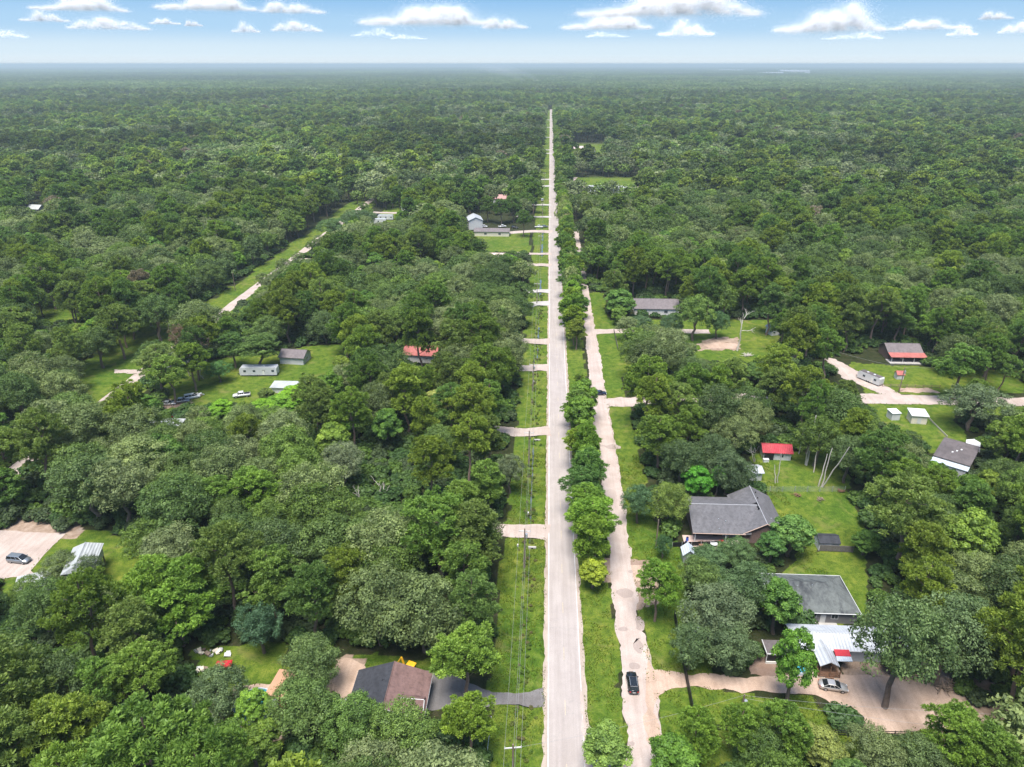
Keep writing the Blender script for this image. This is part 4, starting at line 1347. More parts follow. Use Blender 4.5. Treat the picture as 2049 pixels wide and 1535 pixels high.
house('grey_roof_house', 'grey shingled house corner at the left edge of the picture', *G(-25, 1385), R(-20), 14, 9, 2.9, 4.8, wallm=M_OFFWHITE, roofm=M_SH_TAUPE)

# middle distance houses
house('brown_roof_house', 'long taupe roofed house behind the driveway trees off the lane', 48.5, 303, 0, 19, 11, 3.0, 5.6, wallm=M_OFFWHITE, roofm=M_SH_TAUPE, wins=(('S', -5, 1, 1.4, 1.2), ('S', 4, 1, 1.4, 1.2)), doors=(('S', 0, 1.0, 2.1),), foot=3)
LANDMARKS.append(('the taupe roofed house', 48, 300))
hE = house('porch_house', 'taupe roofed house with a red porch roof behind the travel trailer', 133, 254, 0, 12, 8, 3.0, 5.0, wallm=M_BRICK, roofm=M_SH_TAUPE, wins=(('S', 3, 1, 1.3, 1.1),), doors=(('S', -1, 1.0, 2.1),), foot=3)
a = MB()
roof_slab(a, (-6.5, -7.4, 2.3), (6.5, -7.4, 2.3), (6.5, -4.3, 2.95), (-6.5, -4.3, 2.95))
a.build('porch_roof', M_REDFADE, hE)
for k in range(4): MB().box(-6 + 4 * k - .07, -6 + 4 * k + .07, -7.2, -7.06, 0, 2.3).build('porch_post', M_WHITE, hE)
MB().box(-6.8, 6.8, -8.2, -4.1, 0, .35).build('deck', M_CONC, hE)
LANDMARKS.append(('the red porch roof', 133, 250))
wh = shed('tiny red roofed well house before the red porch', *G(1798, 757), 2.4, 2.2, 1.8, 2.7, M_WHITESIDE, M_REDFADE)
hF = house('flat_roof_house', 'dark flat roofed house with a blue grey metal extension in the right woods', 113.5, 175.5, R(-38), 8, 12, 3.0, 3.3, wallm=M_OFFWHITE, roofm=M_DARKFLAT, style='mono', foot=1.5, wins=(('E', 2, 1, 1.2, 1.1),))
MB().box(-4.4, 4.4, -9.2, -6.5, 2.6, 2.75).build('extension_roof', M_BLUEROOF, hF)
MB().box(-4.0, 4.0, -9.0, -6.05, 0, 2.55).build('extension_wall', M_WHITESIDE, hF)
for k in range(3): MB().box(-1 + k * .8, -.6 + k * .8, -2 + k * 1.5, -1.4 + k * 1.5, 3.3, 3.5).build('roof_clutter', M_WHITE, hF)
LANDMARKS.append(('the dark flat roof', 113, 175))
house('white_outbuilding', 'narrow white outbuilding right of the dark flat roof', *G(1942, 908), R(-30), 2.6, 5.5, 2.6, 3.1, axis='y', wallm=M_WHITESIDE, roofm=M_WHITE, cat='shed', wins=(('W', 0, 1, .9, .9),), foot=.5)
house('white_garage', 'white garage wall half hidden by the tree behind the L-shaped house', *G(1506, 955), R(8), 3.2, 3.6, 2.5, 3.2, wallm=M_WHITESIDE, roofm=M_WHITEMETAL, cat='garage', wins=(('E', 0, 1, .9, .9),), foot=.3)
house('white_shed', 'tall white shed end glimpsed between pines right of the bare tree', *G(1546, 668), R(20), 4, 4, 3.0, 4.2, axis='y', wallm=M_WHITE, roofm=M_WHITEMETAL, cat='shed', foot=.5)
# left middle distance
hG = house('red_roof_house', 'house with a faded red metal roof deep in the left woods', -45.3, 243, R(-4), 12, 8.5, 3.0, 5.0, wallm=M_OFFWHITE, roofm=M_REDFADE, foot=2)
house('red_roof_annex', 'small faded red roofed annex left of the larger red roof', *G(781, 748, 2), R(-20), 5, 5, 2.6, 3.8, axis='y', wallm=M_OFFWHITE, roofm=M_REDFADE, foot=1, cat='annex')
LANDMARKS.append(('the faded red roof', -45, 243))
house('small_house', 'small taupe roofed house behind the white trailer home', *G(592, 722), R(-5), 9, 7, 2.8, 4.4, wallm=M_WHITESIDE, roofm=M_SH_TAUPE, wins=(('E', 0, 1, 1, 1),), foot=1)
house('low_shed', 'low grey metal roof among the lime green young trees', *G(578, 782), 0, 10, 4, 2.0, 2.4, wallm=M_OFFWHITE, roofm=M_PALEROOF, style='mono', cat='shed', foot=.6)
house('cream_shed', 'tan roofed shed half buried in trees below the junk cars', *G(336, 862), 0, 9, 4, 2.4, 2.8, wallm=M_CREAM, roofm=M_PALEROOF, style='mono', cat='shed', foot=.6)
house('white_house', 'white house wall behind the pale pines left of the dead pines', *G(352, 730), R(-15), 8, 7, 3.0, 4.8, axis='y', wallm=M_WHITESIDE, roofm=M_PALEROOF, foot=1)
for px, py, lb, w_, rm in ((75, 425, 'white gabled house far left, half screened by trees', 10, M_PALEROOF), (155, 462, 'white house end below the far left gabled house', 7, M_PALEROOF), (2, 572, 'taupe roofed house cut by the left edge', 14, M_SH_TAUPE), (415, 292, 'farthest white house left of the side street', 18, M_PALEROOF), (480, 330, 'pale roofed house near the far end of the side street', 16, M_PALEROOF),
                           (640, 345, 'small white house glimpsed in the far left woods', 12, M_WHITEMETAL)):
    x, y = G(px, py)
    house('far_house', lb, x, y, R(-10), w_, w_ * .7, 3.2, 5.5, wallm=M_WHITESIDE, roofm=rm, foot=0, wins=(('S', -2, 1, 1.3, 1.2), ('S', 2, 1, 1.3, 1.2)))
    FARFOOT.append((x - w_ * .8, x + w_ * .8, y - w_ * 2.6, y + w_ * .6))
    FOOT.append([(x - w_ * .7, y - w_ * 2.2), (x + w_ * .7, y - w_ * 2.2), (x + w_ * .7, y + w_ * .6), (x - w_ * .7, y + w_ * .6)])
for px, py, lb, w_, rm in ((1895, 228, 'pale far house high in the right woods', 26, M_PALEROOF), (1926, 240, 'second pale far house just below it on the right', 24, M_WHITEMETAL), (1815, 200, 'tiny white house farthest in the right woods', 26, M_WHITEMETAL), (1700, 262, 'grey roofed far house in the right woods', 20, M_SH_TAUPE), (365, 343, 'white roofed far house left of the side street end', 15, M_WHITEMETAL), (395, 352, 'taupe roofed far house left of the side street end', 14, M_SH_TAUPE),
                           (250, 300, 'pale far house high in the left woods', 18, M_PALEROOF), (700, 240, 'pale far house in the woods left of the road', 22, M_PALEROOF), (1380, 320, 'taupe roofed far house right of the ranch house', 16, M_SH_TAUPE), (1560, 205, 'white far house right of the road', 24, M_WHITEMETAL)):
    x, y = G(px, py)
    house('far_house', lb, x, y, R(-12), w_, w_ * .6, 3.6, 6.5, wallm=M_WHITESIDE, roofm=rm, foot=0)
    FARFOOT.append((x - w_ * .6, x + w_ * .6, y - w_ * 1.7, y + w_ * .5))
    FOOT.append([(x - w_ * .6, y - w_ * 1.7), (x + w_ * .6, y - w_ * 1.7), (x + w_ * .6, y + w_ * .5), (x - w_ * .6, y + w_ * .5)])
hH = house('rust_roof_house', 'white house with rusty pink roof far left of the road', *G(993, 404), 0, 16, 9, 3.2, 5.6, wallm=M_WHITESIDE, roofm=mat('rusty_pink_roof', (.33, .19, .17), .7, .2, .5), foot=3)
FARFOOT.append((-52, -28, 545, 580))
house('white_barn', 'tall white barn left of the long tan shed', *G(950, 455), R(12), 9, 14, 6.0, 8.0, axis='y', wallm=M_WHITESIDE, roofm=M_WHITEMETAL, foot=2, cat='barn')
house('long_shed', 'long tan shed beside the driveway to the storage yard', *G(985, 470), 0, 22, 9, 3.0, 4.2, wallm=M_CREAM, roofm=M_SH_TAUPE, foot=2, cat='shed', wins=(('S', -4, 1, 1.5, 1.2), ('S', 5, 1, 1.5, 1.2)))
LANDMARKS.append(('the long tan shed', *G(985, 470)))
house('slate_house', 'slate roofed house showing above the side street trees', *G(830, 420), 0, 18, 11, 3.2, 5.8, wallm=M_OFFWHITE, roofm=M_SH_SLATE, foot=2)
house('pink_house', 'pale pinkish roof half hidden below the overgrown meadow', *G(993, 523), 0, 10, 7, 3.0, 4.6, wallm=M_OFFWHITE, roofm=mat('pale_pink_roof', (.5, .38, .34), .8, .15, 1), foot=1)
hI = house('ranch_house', 'long white ranch house far right of the road', *G(1215, 384), R(-3), 34, 10, 3.4, 5.2, wallm=M_WHITESIDE, roofm=M_PALEROOF, foot=4, wins=(('S', 3, 1, 2, 1.3), ('S', 7, 1, 2, 1.3)))
x, y = G(1215, 384)
FARFOOT.append((x - 22, x + 22, y - 45, y + 8))
hJ = house('gabled_house', 'pinkish gabled house farthest along the lane on the right', *G(1166, 308), R(-25), 28, 14, 4, 9, wallm=M_CREAM, roofm=mat('rose_roof', (.42, .33, .31), .8, .15, .5), foot=3)
x, y = G(1166, 308)
FARFOOT.append((x - 26, x + 26, y - 70, y + 14))
for k, (px, py, w_, lb) in enumerate(((1588, 147, 330, 'largest white warehouse on the horizon'), (1540, 149, 260, 'low white warehouse left of the largest one'), (1452, 142, 500, 'long pale warehouse farthest on the horizon'))):
    x, y = G(px, py)
    house('warehouse', lb, x, y, 0, w_, w_ * .35, 16 + 14 * (k == 0), 20 + 16 * (k == 0), wallm=M_WHITE, roofm=M_WHITEMETAL, over=1, foot=0, cat='warehouse')
    FARFOOT.append((x - w_ * .6, x + w_ * .6, y - 900, y + w_ * .3))


# ------------------------------------------------------------------ vehicles
def paint(name, col, metal=0.3):
    m, t, o = newmat(name)
    b = node(t, 'ShaderNodeBsdfPrincipled', i_Roughness=0.28, i_Metallic=metal)
    b.inputs['Base Color'].default_value = (*col, 1)
    b.inputs['Coat Weight'].default_value = 0.6
    t.links.new(b.outputs[0], o.inputs[0])
    return m


P_BLACK = paint('black_paint', (0.010, 0.011, 0.014))
P_SILVER = paint('silver_paint', (0.45, 0.43, 0.40), .5)
P_GREY = paint('grey_blue_paint', (0.20, 0.22, 0.24), .5)
P_NAVY = paint('navy_paint', (0.015, 0.022, 0.06))
P_WHITE = paint('white_car_paint', (0.52, 0.52, 0.51), 0)
P_RED = paint('red_car_paint', (0.30, 0.012, 0.02), 0)


def loft(mb, rings):
    n = len(rings[0])
    vs_ = [p for r_ in rings for p in r_]
    fs_ = [tuple(range(n - 1, -1, -1)), tuple((len(rings) - 1) * n + k for k in range(n))]
    for i in range(len(rings) - 1):
        fs_ += [(i * n + k, i * n + (k + 1) % n, (i + 1) * n + (k + 1) % n, (i + 1) * n + k) for k in range(n)]
    return mb.add(vs_, fs_)


CARS = {
    'suv': dict(st=[(-2.38, .72, .42, .92), (-2.22, .90, .30, 1.06), (-1.2, .95, .26, 1.10), (.7, .95, .26, 1.10), (1.1, .93, .26, 1.06), (1.95, .88, .30, .96), (2.32, .70, .40, .80)], gb=(-2.24, 1.0), gt=(-1.95, .25), H=1.74, wr=.36, ax=(-1.42, 1.45)),
    'sedan': dict(st=[(-2.36, .70, .40, .86), (-2.2, .86, .28, .96), (-1.3, .91, .24, .98), (.7, .91, .24, .98), (1.1, .90, .24, .94), (1.95, .86, .28, .80), (2.36, .66, .38, .66)], gb=(-1.85, 1.15), gt=(-1.0, .2), H=1.44, wr=.33, ax=(-1.38, 1.42)),
    'van': dict(st=[(-2.48, .76, .40, .98), (-2.35, .94, .28, 1.08), (-1.2, .98, .26, 1.10), (1.0, .98, .26, 1.08), (1.5, .95, .26, 1.0), (2.15, .90, .30, .86), (2.5, .70, .40, .72)], gb=(-2.4, 1.55), gt=(-2.15, .55), H=1.76, wr=.34, ax=(-1.5, 1.55)),
    'pickup': dict(st=[(-2.75, .92, .45, 1.0), (-2.6, .96, .42, 1.1), (-.6, .97, .40, 1.1), (.8, .97, .40, 1.12), (1.4, .95, .40, 1.1), (2.3, .92, .42, 1.0), (2.7, .80, .48, .85)], gb=(-.75, 1.35), gt=(-.6, .75), H=1.82, wr=.40, ax=(-1.7, 1.75)),
}


def car(name, label, x, y, rz, style, pm, rails=False, group=None, z=0.07):
    c_ = CARS[style]
    root = thing(name, label, 'car' if style != 'pickup' else 'truck', (x, y, z), rz, group)
    rings = []
    for sx, hw, z0, z1 in c_['st']:
        rings.append([(sx, yy, zz) for yy, zz in ((-hw * .9, z0), (hw * .9, z0), (hw, z0 + .22), (hw, z1 - .16), (hw * .9, z1), (-hw * .9, z1), (-hw, z1 - .16), (-hw, z0 + .22))])
    body = loft(MB(), rings).build('body', pm, root, True)
    zb = max(s_[3] for s_ in c_['st']) - .05
    b0, b1 = c_['gb']
    t0, t1 = c_['gt']
    H = c_['H']
    hb, ht = .86, .68
    MB().hexa([(b0, -hb, zb), (b1, -hb, zb), (b1, hb, zb), (b0, hb, zb)], [(t0, -ht, H - .05), (t1, -ht, H - .05), (t1, ht, H - .05), (t0, ht, H - .05)]).build('windows', M_CARGLASS, root)
    rf = MB().hexa([(t0 - .04, -ht - .03, H - .06), (t1 + .04, -ht - .03, H - .06), (t1 + .04, ht + .03, H - .06), (t0 - .04, ht + .03, H - .06)], [(t0 + .1, -ht + .1, H), (t1 - .08, -ht + .1, H), (t1 - .08, ht - .1, H), (t0 + .1, ht - .1, H)]).build('roof', pm, root)
    pl = MB()
    for s_ in (-1, 1):
        pl.tube([(b0, s_ * hb, zb), (t0, s_ * ht, H - .04)], .06, 5).tube([(b1, s_ * hb, zb), (t1, s_ * ht, H - .04)], .05, 5)
        for f in (.36, .66):
            pl.tube([(b0 + (b1 - b0) * f, s_ * hb, zb), (t0 + (t1 - t0) * (f * 1.1 - .05), s_ * ht, H - .04)], .045, 5)
    pl.build('pillar', pm, root)
    if style == 'pickup':
        MB().box(-2.6, -.85, -.78, .78, 1.0, 1.115).build('bed', M_BLACK, root)
    if rails:
        for s_ in (-1, 1): MB().tube([(t0 + .15, s_ * (ht - .08), H + .06), (t1 - .1, s_ * (ht - .08), H + .06)], .03, 5).build('roof_rail', M_GALV, root)
        MB().box(t0 + .25, t1 - .3, -.42, .42, H - .002, H + .012).build('sunroof', M_CARGLASS, root)
    for wx in c_['ax']:
        for s_ in (-1, 1):
            wo = MB().wheel(wx, s_ * .84, c_['wr'], c_['wr'], .22).build('wheel', M_RUBBER, root)
            MB().wheel(wx, s_ * .955, c_['wr'], c_['wr'] * .62, .03, 10).build('rim', M_RIM, wo)
    xf, xr = c_['st'][-1], c_['st'][0]
    for s_ in (-1, 1):
        MB().box(xf[0] - .22, xf[0] - .02, s_ * .56 - .15, s_ * .56 + .15, xf[3] - .16, xf[3] + .02).build('headlight', M_LAMP, root)
        MB().box(xr[0] - .02, xr[0] + .14, s_ * .66 - .13, s_ * .66 + .13, xr[3] - .22, xr[3] + .02).build('taillight', M_RED_LENS, root)
        MB().box(b1 - .35, b1 - .18, s_ * 1.0 - .1, s_ * 1.0 + .1, zb + .02, zb + .2).build('mirror', pm, root)
    MB().box(xr[0] - .03, xr[0] + .02, -.26, .26, xr[2] + .2, xr[2] + .34).build('licence_plate', M_WHITE, root)
    return root


x, y = G(1265, 1371)
car('black_suv', 'black sport utility car driving away up the sandy lane', x, y, R(91), 'suv', P_BLACK, True)
LANDMARKS.append(('the black car on the lane', x, y))
x, y = G(1666, 1378)
car('silver_sedan', 'silver sedan parked on the sandy drive before the white mobile home', x, y, R(-9), 'sedan', P_SILVER, z=.08)
LANDMARKS.append(('the silver sedan', x, y))
x, y = G(40, 1124)
car('grey_minivan', 'grey minivan parked on the concrete lot at the left', x, y, R(-6), 'van', P_GREY)
LANDMARKS.append(('the grey minivan', x, y))
x, y = G(1199, 790)
car('navy_car', 'dark blue car half hidden under the tree at the lane junction', x, y, R(8), 'sedan', P_NAVY)
LANDMARKS.append(('the dark blue car', x, y))
x, y = G(484, 794)
car('white_pickup', 'white pickup truck in the meadow below the white trailer home', x, y, R(200), 'pickup', P_WHITE)
LANDMARKS.append(('the white pickup', x, y))
for k, (px, py, rz, sty, pm, lb) in enumerate(((362, 806, 20, 'pickup', P_GREY, 'grey wrecked pickup on the red soil among junk'), (338, 810, 10, 'sedan', P_SILVER, 'silver wrecked sedan left of the grey wrecked pickup'), (306, 826, -15, 'sedan', P_GREY, 'grey wrecked sedan nearest the pale pine trunk'), (385, 797, 30, 'van', P_WHITE, 'white wrecked van behind the grey wrecked pickup'), (360, 832, 75, 'sedan', P_BLACK, 'black wrecked car under the junk boards'))):
    x, y = G(px, py)
    car('wrecked_car', lb, x, y, R(rz), sty, pm, group='junk cars in the clearing', z=-.05)
LANDMARKS.append(('the junk cars', *G(350, 812)))
for k, (px, py, rz, sty, pm, lb) in enumerate(((1078, 456, 0, 'pickup', P_WHITE, 'white pickup on the roadside drive by the storage yard'), (1090, 455, 10, 'sedan', P_GREY, 'grey car at the road end of the storage yard drive'), (968, 455, 0, 'van', P_WHITE, 'white van under the storage yard pines'), (1005, 455, 20, 'pickup', P_WHITE, 'white pickup under the storage yard pines'), (1030, 457, -10, 'suv', P_BLACK, 'black car under the storage yard pines'),
                                               (1085, 402, 90, 'van', P_WHITE, 'white van beside the road past the storage yard'), (755, 432, 10, 'sedan', P_BLACK, 'dark car beside the far white trailer'))):
    x, y = G(px, py)
    car('parked_car', lb, x, y, R(rz), sty, pm, group='cars in the distance along the road')


def trailer(name, label, x, y, rz, L, W_, H, roofm, wallm, cat='trailer', hitch=-1):
    root = thing(name, label, cat, (x, y, .05), rz)
    L2, W2 = L / 2, W_ / 2
    prof = [(-L2 + .15, .45), (L2 - .1, .45), (L2, .7), (L2, H - .35), (L2 - .3, H), (-L2 + .6, H), (-L2 + .1, H - .45), (-L2, H * .5)]
    MB().hexa([(a, -W2, b) for a, b in prof][::-1], [(a, W2, b) for a, b in prof][::-1]).build('body', wallm, root)
    MB().box(-L2 + .6, L2 - .35, -W2 + .1, W2 - .1, H + .002, H + .05).build('roof', roofm, root)
    for k in range(2): MB().box(-L2 * .3 + k * L * .3 - .3, -L2 * .3 + k * L * .3 + .3, -.3, .3, H + .05, H + .25).build('roof_vent', M_WHITE, root)
    for k in range(max(2, int(L / 3))):
        xx = -L2 + (k + .6) * L / max(2, int(L / 3))
        MB().box(xx - .45, xx + .45, -W2 - .03, -W2 + .02, H * .5, H * .5 + .7).build('window', M_GLASS, root)
    MB().box(L * .12, L * .12 + .7, -W2 - .035, -W2 + .02, .5, 2.2).build('door', M_OFFWHITE, root)
    for wx in (-.4, .4):
        for s_ in (-1, 1): MB().wheel(wx, s_ * (W2 - .1), .33, .33, .2).build('wheel', M_RUBBER, root)
    MB().tube([(hitch * L2, -.6, .5), (hitch * (L2 + 1.3), 0, .5)], .07, 5).tube([(hitch * L2, .6, .5), (hitch * (L2 + 1.3), 0, .5)], .07, 5).build('hitch', M_BLACK, root)
    FOOT.append([(x - L2, y - W2 - 1.5), (x + L2, y - W2 - 1.5), (x + L2, y + W2 + 1), (x - L2, y + W2 + 1)])
    return root


x, y = G(1740, 764)
trailer('travel_trailer', 'white travel trailer with black roof parked by the gravel drive', x, y, R(-58), 8.5, 2.5, 3.0, M_DARKFLAT, P_WHITE)
LANDMARKS.append(('the white travel trailer', x, y))
x, y = G(520, 750)
trailer('trailer_home', 'long white trailer home in the left clearing under a dark pine', x, y, R(4), 13, 3.0, 3.3, M_WHITEMETAL, M_WHITESIDE)
LANDMARKS.append(('the white trailer home', x, y))
for px, py, lb in ((772, 440, 'white trailer nearest the far end of the side street'), (757, 448, 'white trailer left of its twin by the side street')):
    x, y = G(px, py)
    trailer('storage_trailer', lb, x, y, R(3), 11, 3, 3.4, M_WHITEMETAL, P_WHITE)
    FARFOOT.append((x - 9, x + 9, y - 30, y + 4))
LANDMARKS.append(('the side street trailers', *G(772, 440)))
# red cart and junk in the left back yard
x, y = G(450, 1338)
rc = thing('utility_cart', 'dark red utility cart in the shady back yard', 'cart', (x, y, 0), R(10))
MB().hexa([(-1.2, -.7, .5), (1.2, -.7, .5), (1.2, .7, .5), (-1.2, .7, .5)], [(-1.4, -.85, 1.2), (1.35, -.85, 1.1), (1.35, .85, 1.1), (-1.4, .85, 1.2)]).build('body', P_RED, rc)
MB().box(-1.25, 1.2, -.7, .7, 1.1, 1.21).build('bed_cover', M_RED, rc)
for wx in (-.8, .8):
    for s_ in (-.75, .75): MB().wheel(wx, s_, .32, .32, .2).build('wheel', M_RUBBER, rc)
MB().tube([(1.3, 0, .6), (2.2, 0, .45)], .05, 5).build('drawbar', M_BLACK, rc)
LANDMARKS.append(('the red utility cart', x, y))
for k, (px, py, lb) in enumerate(((392, 1345, 'heap of pale scrap beside the red utility cart'), (441, 1310, 'white plastic scrap at the shady wood edge'), (402, 1310, 'pale scrap strewn left of the white plastic scrap'), (690, 1405, 'pale scrap by the charcoal roof corner'), (530, 1500, 'broken timber heap at the bottom left'), (398, 792, 'bright scrap behind the junk cars'), (800, 912, 'grey scrap in the dark clearing'))):
    x, y = G(px, py)
    sc_ = thing('scrap_heap', lb, 'scrap', (x, y, 0), 0, 'scrap heaps in the yards')
    rr_ = random.Random(k)
    for j in range(9):
        u, v_, s_ = rr_.uniform(-1.6, 1.6), rr_.uniform(-1, 1), rr_.uniform(.2, .6)
        b_ = MB().box(-s_, s_, -s_ * .6, s_ * .6, 0, s_ * rr_.uniform(.3, 1)).build('scrap_piece', [M_WHITE, M_GALV, M_WOOD, M_CREAM][rr_.randrange(4)], sc_)
        b_.location = (u, v_, rr_.uniform(0, .3))
        b_.rotation_euler = (rr_.uniform(-.5, .5), rr_.uniform(-.5, .5), rr_.uniform(0, 3))
for k, (px, py, lb) in enumerate(((1885, 1378, 'pile of cut branches at the foot of the huge oak'), (1594, 993, 'reddish root ball heap on the lawn, left one'), (1641, 1001, 'burnt brush heap on the lawn, right one'), (1682, 985, 'reddish debris heap by the chain link fence corner'), (1495, 712, 'bleached branch pile at the foot of the bare tree'))):
    x, y = G(px, py)
    bp_ = thing('brush_pile', lb, 'brush pile', (x, y, 0), 0, 'brush piles on the yards')
    rr_ = random.Random(40 + k)
    L_ = 2.6 if k in (0, 4) else 1.3
    mm_ = [M_WOOD, M_BROWNWOOD, M_WOOD, M_BROWNWOOD, M_DEAD][k]
    for j in range(22 if k in (0, 4) else 14):
        az = rr_.uniform(0, 6.28)
        cxx, cyy = rr_.gauss(0, L_ * .35), rr_.gauss(0, L_ * .25)
        d_ = Vector((math.cos(az), math.sin(az), rr_.uniform(-.1, .5))) * L_ * rr_.uniform(.4, .8)
        p0 = Vector((cxx, cyy, rr_.uniform(.1, .5)))
        MB().tube([p0 - d_ * .5 + Vector((0, 0, .3)), p0, p0 + d_], [.1, .09, .03], 5).build('branch', mm_, bp_)

# ------------------------------------------------------------------ fences, poles, wires
def fence(name, label, pts, h, panel_m, post_m, step=2.4, panel=(0.1, 1.0), th=.04, rails=None, cat='fence'):
    root = thing(name, label, cat, (pts[0][0], pts[0][1], 0))
    o0 = Vector((pts[0][0], pts[0][1], 0))
    for a_, b_ in zip(pts[:-1], pts[1:]):
        A, B = Vector((*a_, 0)) - o0, Vector((*b_, 0)) - o0
        n_ = max(1, round((B - A).length / step))
        d_ = (B - A).normalized()
        s_ = Vector((-d_.y, d_.x, 0))
        for k in range(n_ + 1):
            q = A + (B - A) * k / n_
            MB().box(q.x - .06, q.x + .06, q.y - .06, q.y + .06, 0, h * 1.04).build('post', post_m, root)
        for k in range(n_):
            q0, q1 = A + (B - A) * k / n_ + d_ * .07, A + (B - A) * (k + 1) / n_ - d_ * .07
            mk = lambda z0, z1, t_: MB().hexa([q0 - s_ * t_ + Vector((0, 0, z0)), q1 - s_ * t_ + Vector((0, 0, z0)), q1 + s_ * t_ + Vector((0, 0, z0)), q0 + s_ * t_ + Vector((0, 0, z0))], [q0 - s_ * t_ + Vector((0, 0, z1)), q1 - s_ * t_ + Vector((0, 0, z1)), q1 + s_ * t_ + Vector((0, 0, z1)), q0 + s_ * t_ + Vector((0, 0, z1))])
            if rails:
                for z_ in rails: mk(z_ - .06, z_ + .06, .03).build('rail', panel_m, root)
            else:
                mk(h * panel[0], h * panel[1], th).build('panel', panel_m, root)
    return root


M_BOARD = mat('grey_fence_board', (0.14, 0.125, 0.115), 0.9, 0.35, 2.0, stripe=(0, 0.15, 0.02))
ml, t, o = newmat('chain_link')
d = node(t, 'ShaderNodeBsdfDiffuse')
d.inputs[0].default_value = (.4, .42, .4, 1)
tp = node(t, 'ShaderNodeBsdfTransparent')
a = node(t, 'ShaderNodeMixShader')
a.inputs[0].default_value = .09
t.links.new(tp.outputs[0], a.inputs[1])
t.links.new(d.outputs[0], a.inputs[2])
t.links.new(a.outputs[0], o.inputs[0])
fence('black_fence', 'tall black screened fence and gate running along the lane frontage', [(26.7, 110.5), (26.4, 98.6), (26.3, 94.2), (26.1, 86.5)], 2.0, M_BLACK, M_BLACK, 2.2, (.02, 1.0), .05)
LANDMARKS.append(('the black fence', 26.4, 98))
fence('rail_fence', 'dark rail fence across the grass at the bottom right', [(29.2, 84.6), (46, 84.4), (63, 84.9)], 1.3, M_BLACK, M_BLACK, 2.6, rails=(.35, .75, 1.2))
LANDMARKS.append(('the dark rail fence', 46, 84.5))
fence('plank_fence', 'weathered plank fence beside the black roofed garden shed', [G(1640, 1103), G(1706, 1106)], 1.7, M_BOARD, M_BOARD, 2.4)
fence('chain_link_fence', 'chain link fence between the lawn and the overgrown clearing', [G(1515, 984), G(1690, 984)], 1.6, ml, M_GALV, 3.0, (.02, 1.0), .01)
fence('yard_fence', 'dark yard fence in front of the patio of the L-shaped house', [G(1345, 1095), G(1440, 1092)], 1.3, M_BLACK, M_GALV, 2.4)
fence('picket_fence', 'low dark picket fence along the gravel road verge', [G(1765, 774), G(1880, 777)], 1.2, M_WOOD, M_WOOD, 2.6, rails=(.4, .9))
fence('wire_fence', 'thin white pipe fence along the left verge by the asphalt driveway', [(-7.9, 70), (-7.6, 84.5)], 1.1, M_GALV, M_GALV, 3, rails=(1.05,))
fence('board_fence', 'bleached log edging running down to the dark flat roof', [G(1850, 830), G(1895, 875)], .5, M_DEAD, M_DEAD, 2.2)
fence('boundary_fence', 'grey fence on the far verge beside the upper lane', [G(1228, 662), G(1236, 700)], 1.3, M_BOARD, M_BOARD, 2.4)


POLES = []


def pole(label, x, y, h, arm=True, xf=False, lean=0.0):
    root = thing('utility_pole', label, 'utility pole', (x, y, 0), lean, 'utility poles')
    MB().tube([(0, 0, -.3), (0, 0, h)], [.19, .13], 10).build('pole', M_POLE, root)
    if arm:
        ao = MB().box(-1.3, 1.3, -.07, .07, h - .75, h - .6).build('crossarm', mat('grey_arm', (.5, .48, .45), .8, .2) if 'grey_arm' not in MATS else MATS['grey_arm'], root)
        for k in (-1.2, 0.4, 1.2): MB().cyl(k, 0, h - .6, h - .35, .06, .05, 8).build('insulator', M_WHITE, ao)
    if xf:
        MB().cyl(.38, 0, h - 2.3, h - 1.3, .28, .28, 12).build('transformer', M_GALV, root)
    return root


PT = [(1029, 1490), (1050, 1058), (1059, 862), (1067, 726), (1075, 565), (1082, 470), (1086, 405), (1090, 345)]
pnames = ['near utility pole with pale crossarm on the left verge at the bottom', 'utility pole with transformer by the pale driveway', 'utility pole at the second driveway on the left verge', 'utility pole with transformer further up the left verge', 'fifth utility pole up the left verge', 'sixth utility pole up the left verge', 'seventh utility pole up the left verge', 'farthest utility pole on the left verge']
for k, (px, py) in enumerate(PT):
    x, y = G(px, py, 10.0)
    x = min(max(x, -5.2), -3.4)
    POLES.append((x, y))
    pole(pnames[k], x, y, 10.0, True, k in (1, 3), R(8) if k == 0 else 0)
LANDMARKS.append(('the near utility pole', *POLES[0]))
x, y = G(1490, 1390, 7.0)
pole('short utility pole with transformer on the grass below the sandy drive', x, y, 7.0, False, True)
RP = (x, y)
pole('leaning bare pole beside the lane near the L-shaped house', *G(1318, 1040, 7.5), 7.5, False)
pole('thin pole by the side street at the left', *G(142, 772, 9), 9, False, True)
pole('thin pole by the side street behind the dead pines', *G(334, 640, 9), 9, False, True)
pole('distant pole on the side street verge', *G(465, 545, 9), 9, False)
pole('utility pole standing in the gravel road trees', *G(1811, 735, 9), 9, False, True)


def wire(label, pts, r_=.018):
    p = []
    for a_, b_ in zip(pts[:-1], pts[1:]):
        A, B = Vector(a_), Vector(b_)
        for k in range(8):
            u = k / 8
            q = A.lerp(B, u)
            q.z -= 4 * u * (1 - u) * min(1.4, (B - A).length * .02)
            p.append(q)
    p.append(Vector(pts[-1]))
    tag(MB().tube(p, r_, 4, False).build('power_line', M_WIRE), label, 'power line', 'overhead wires')


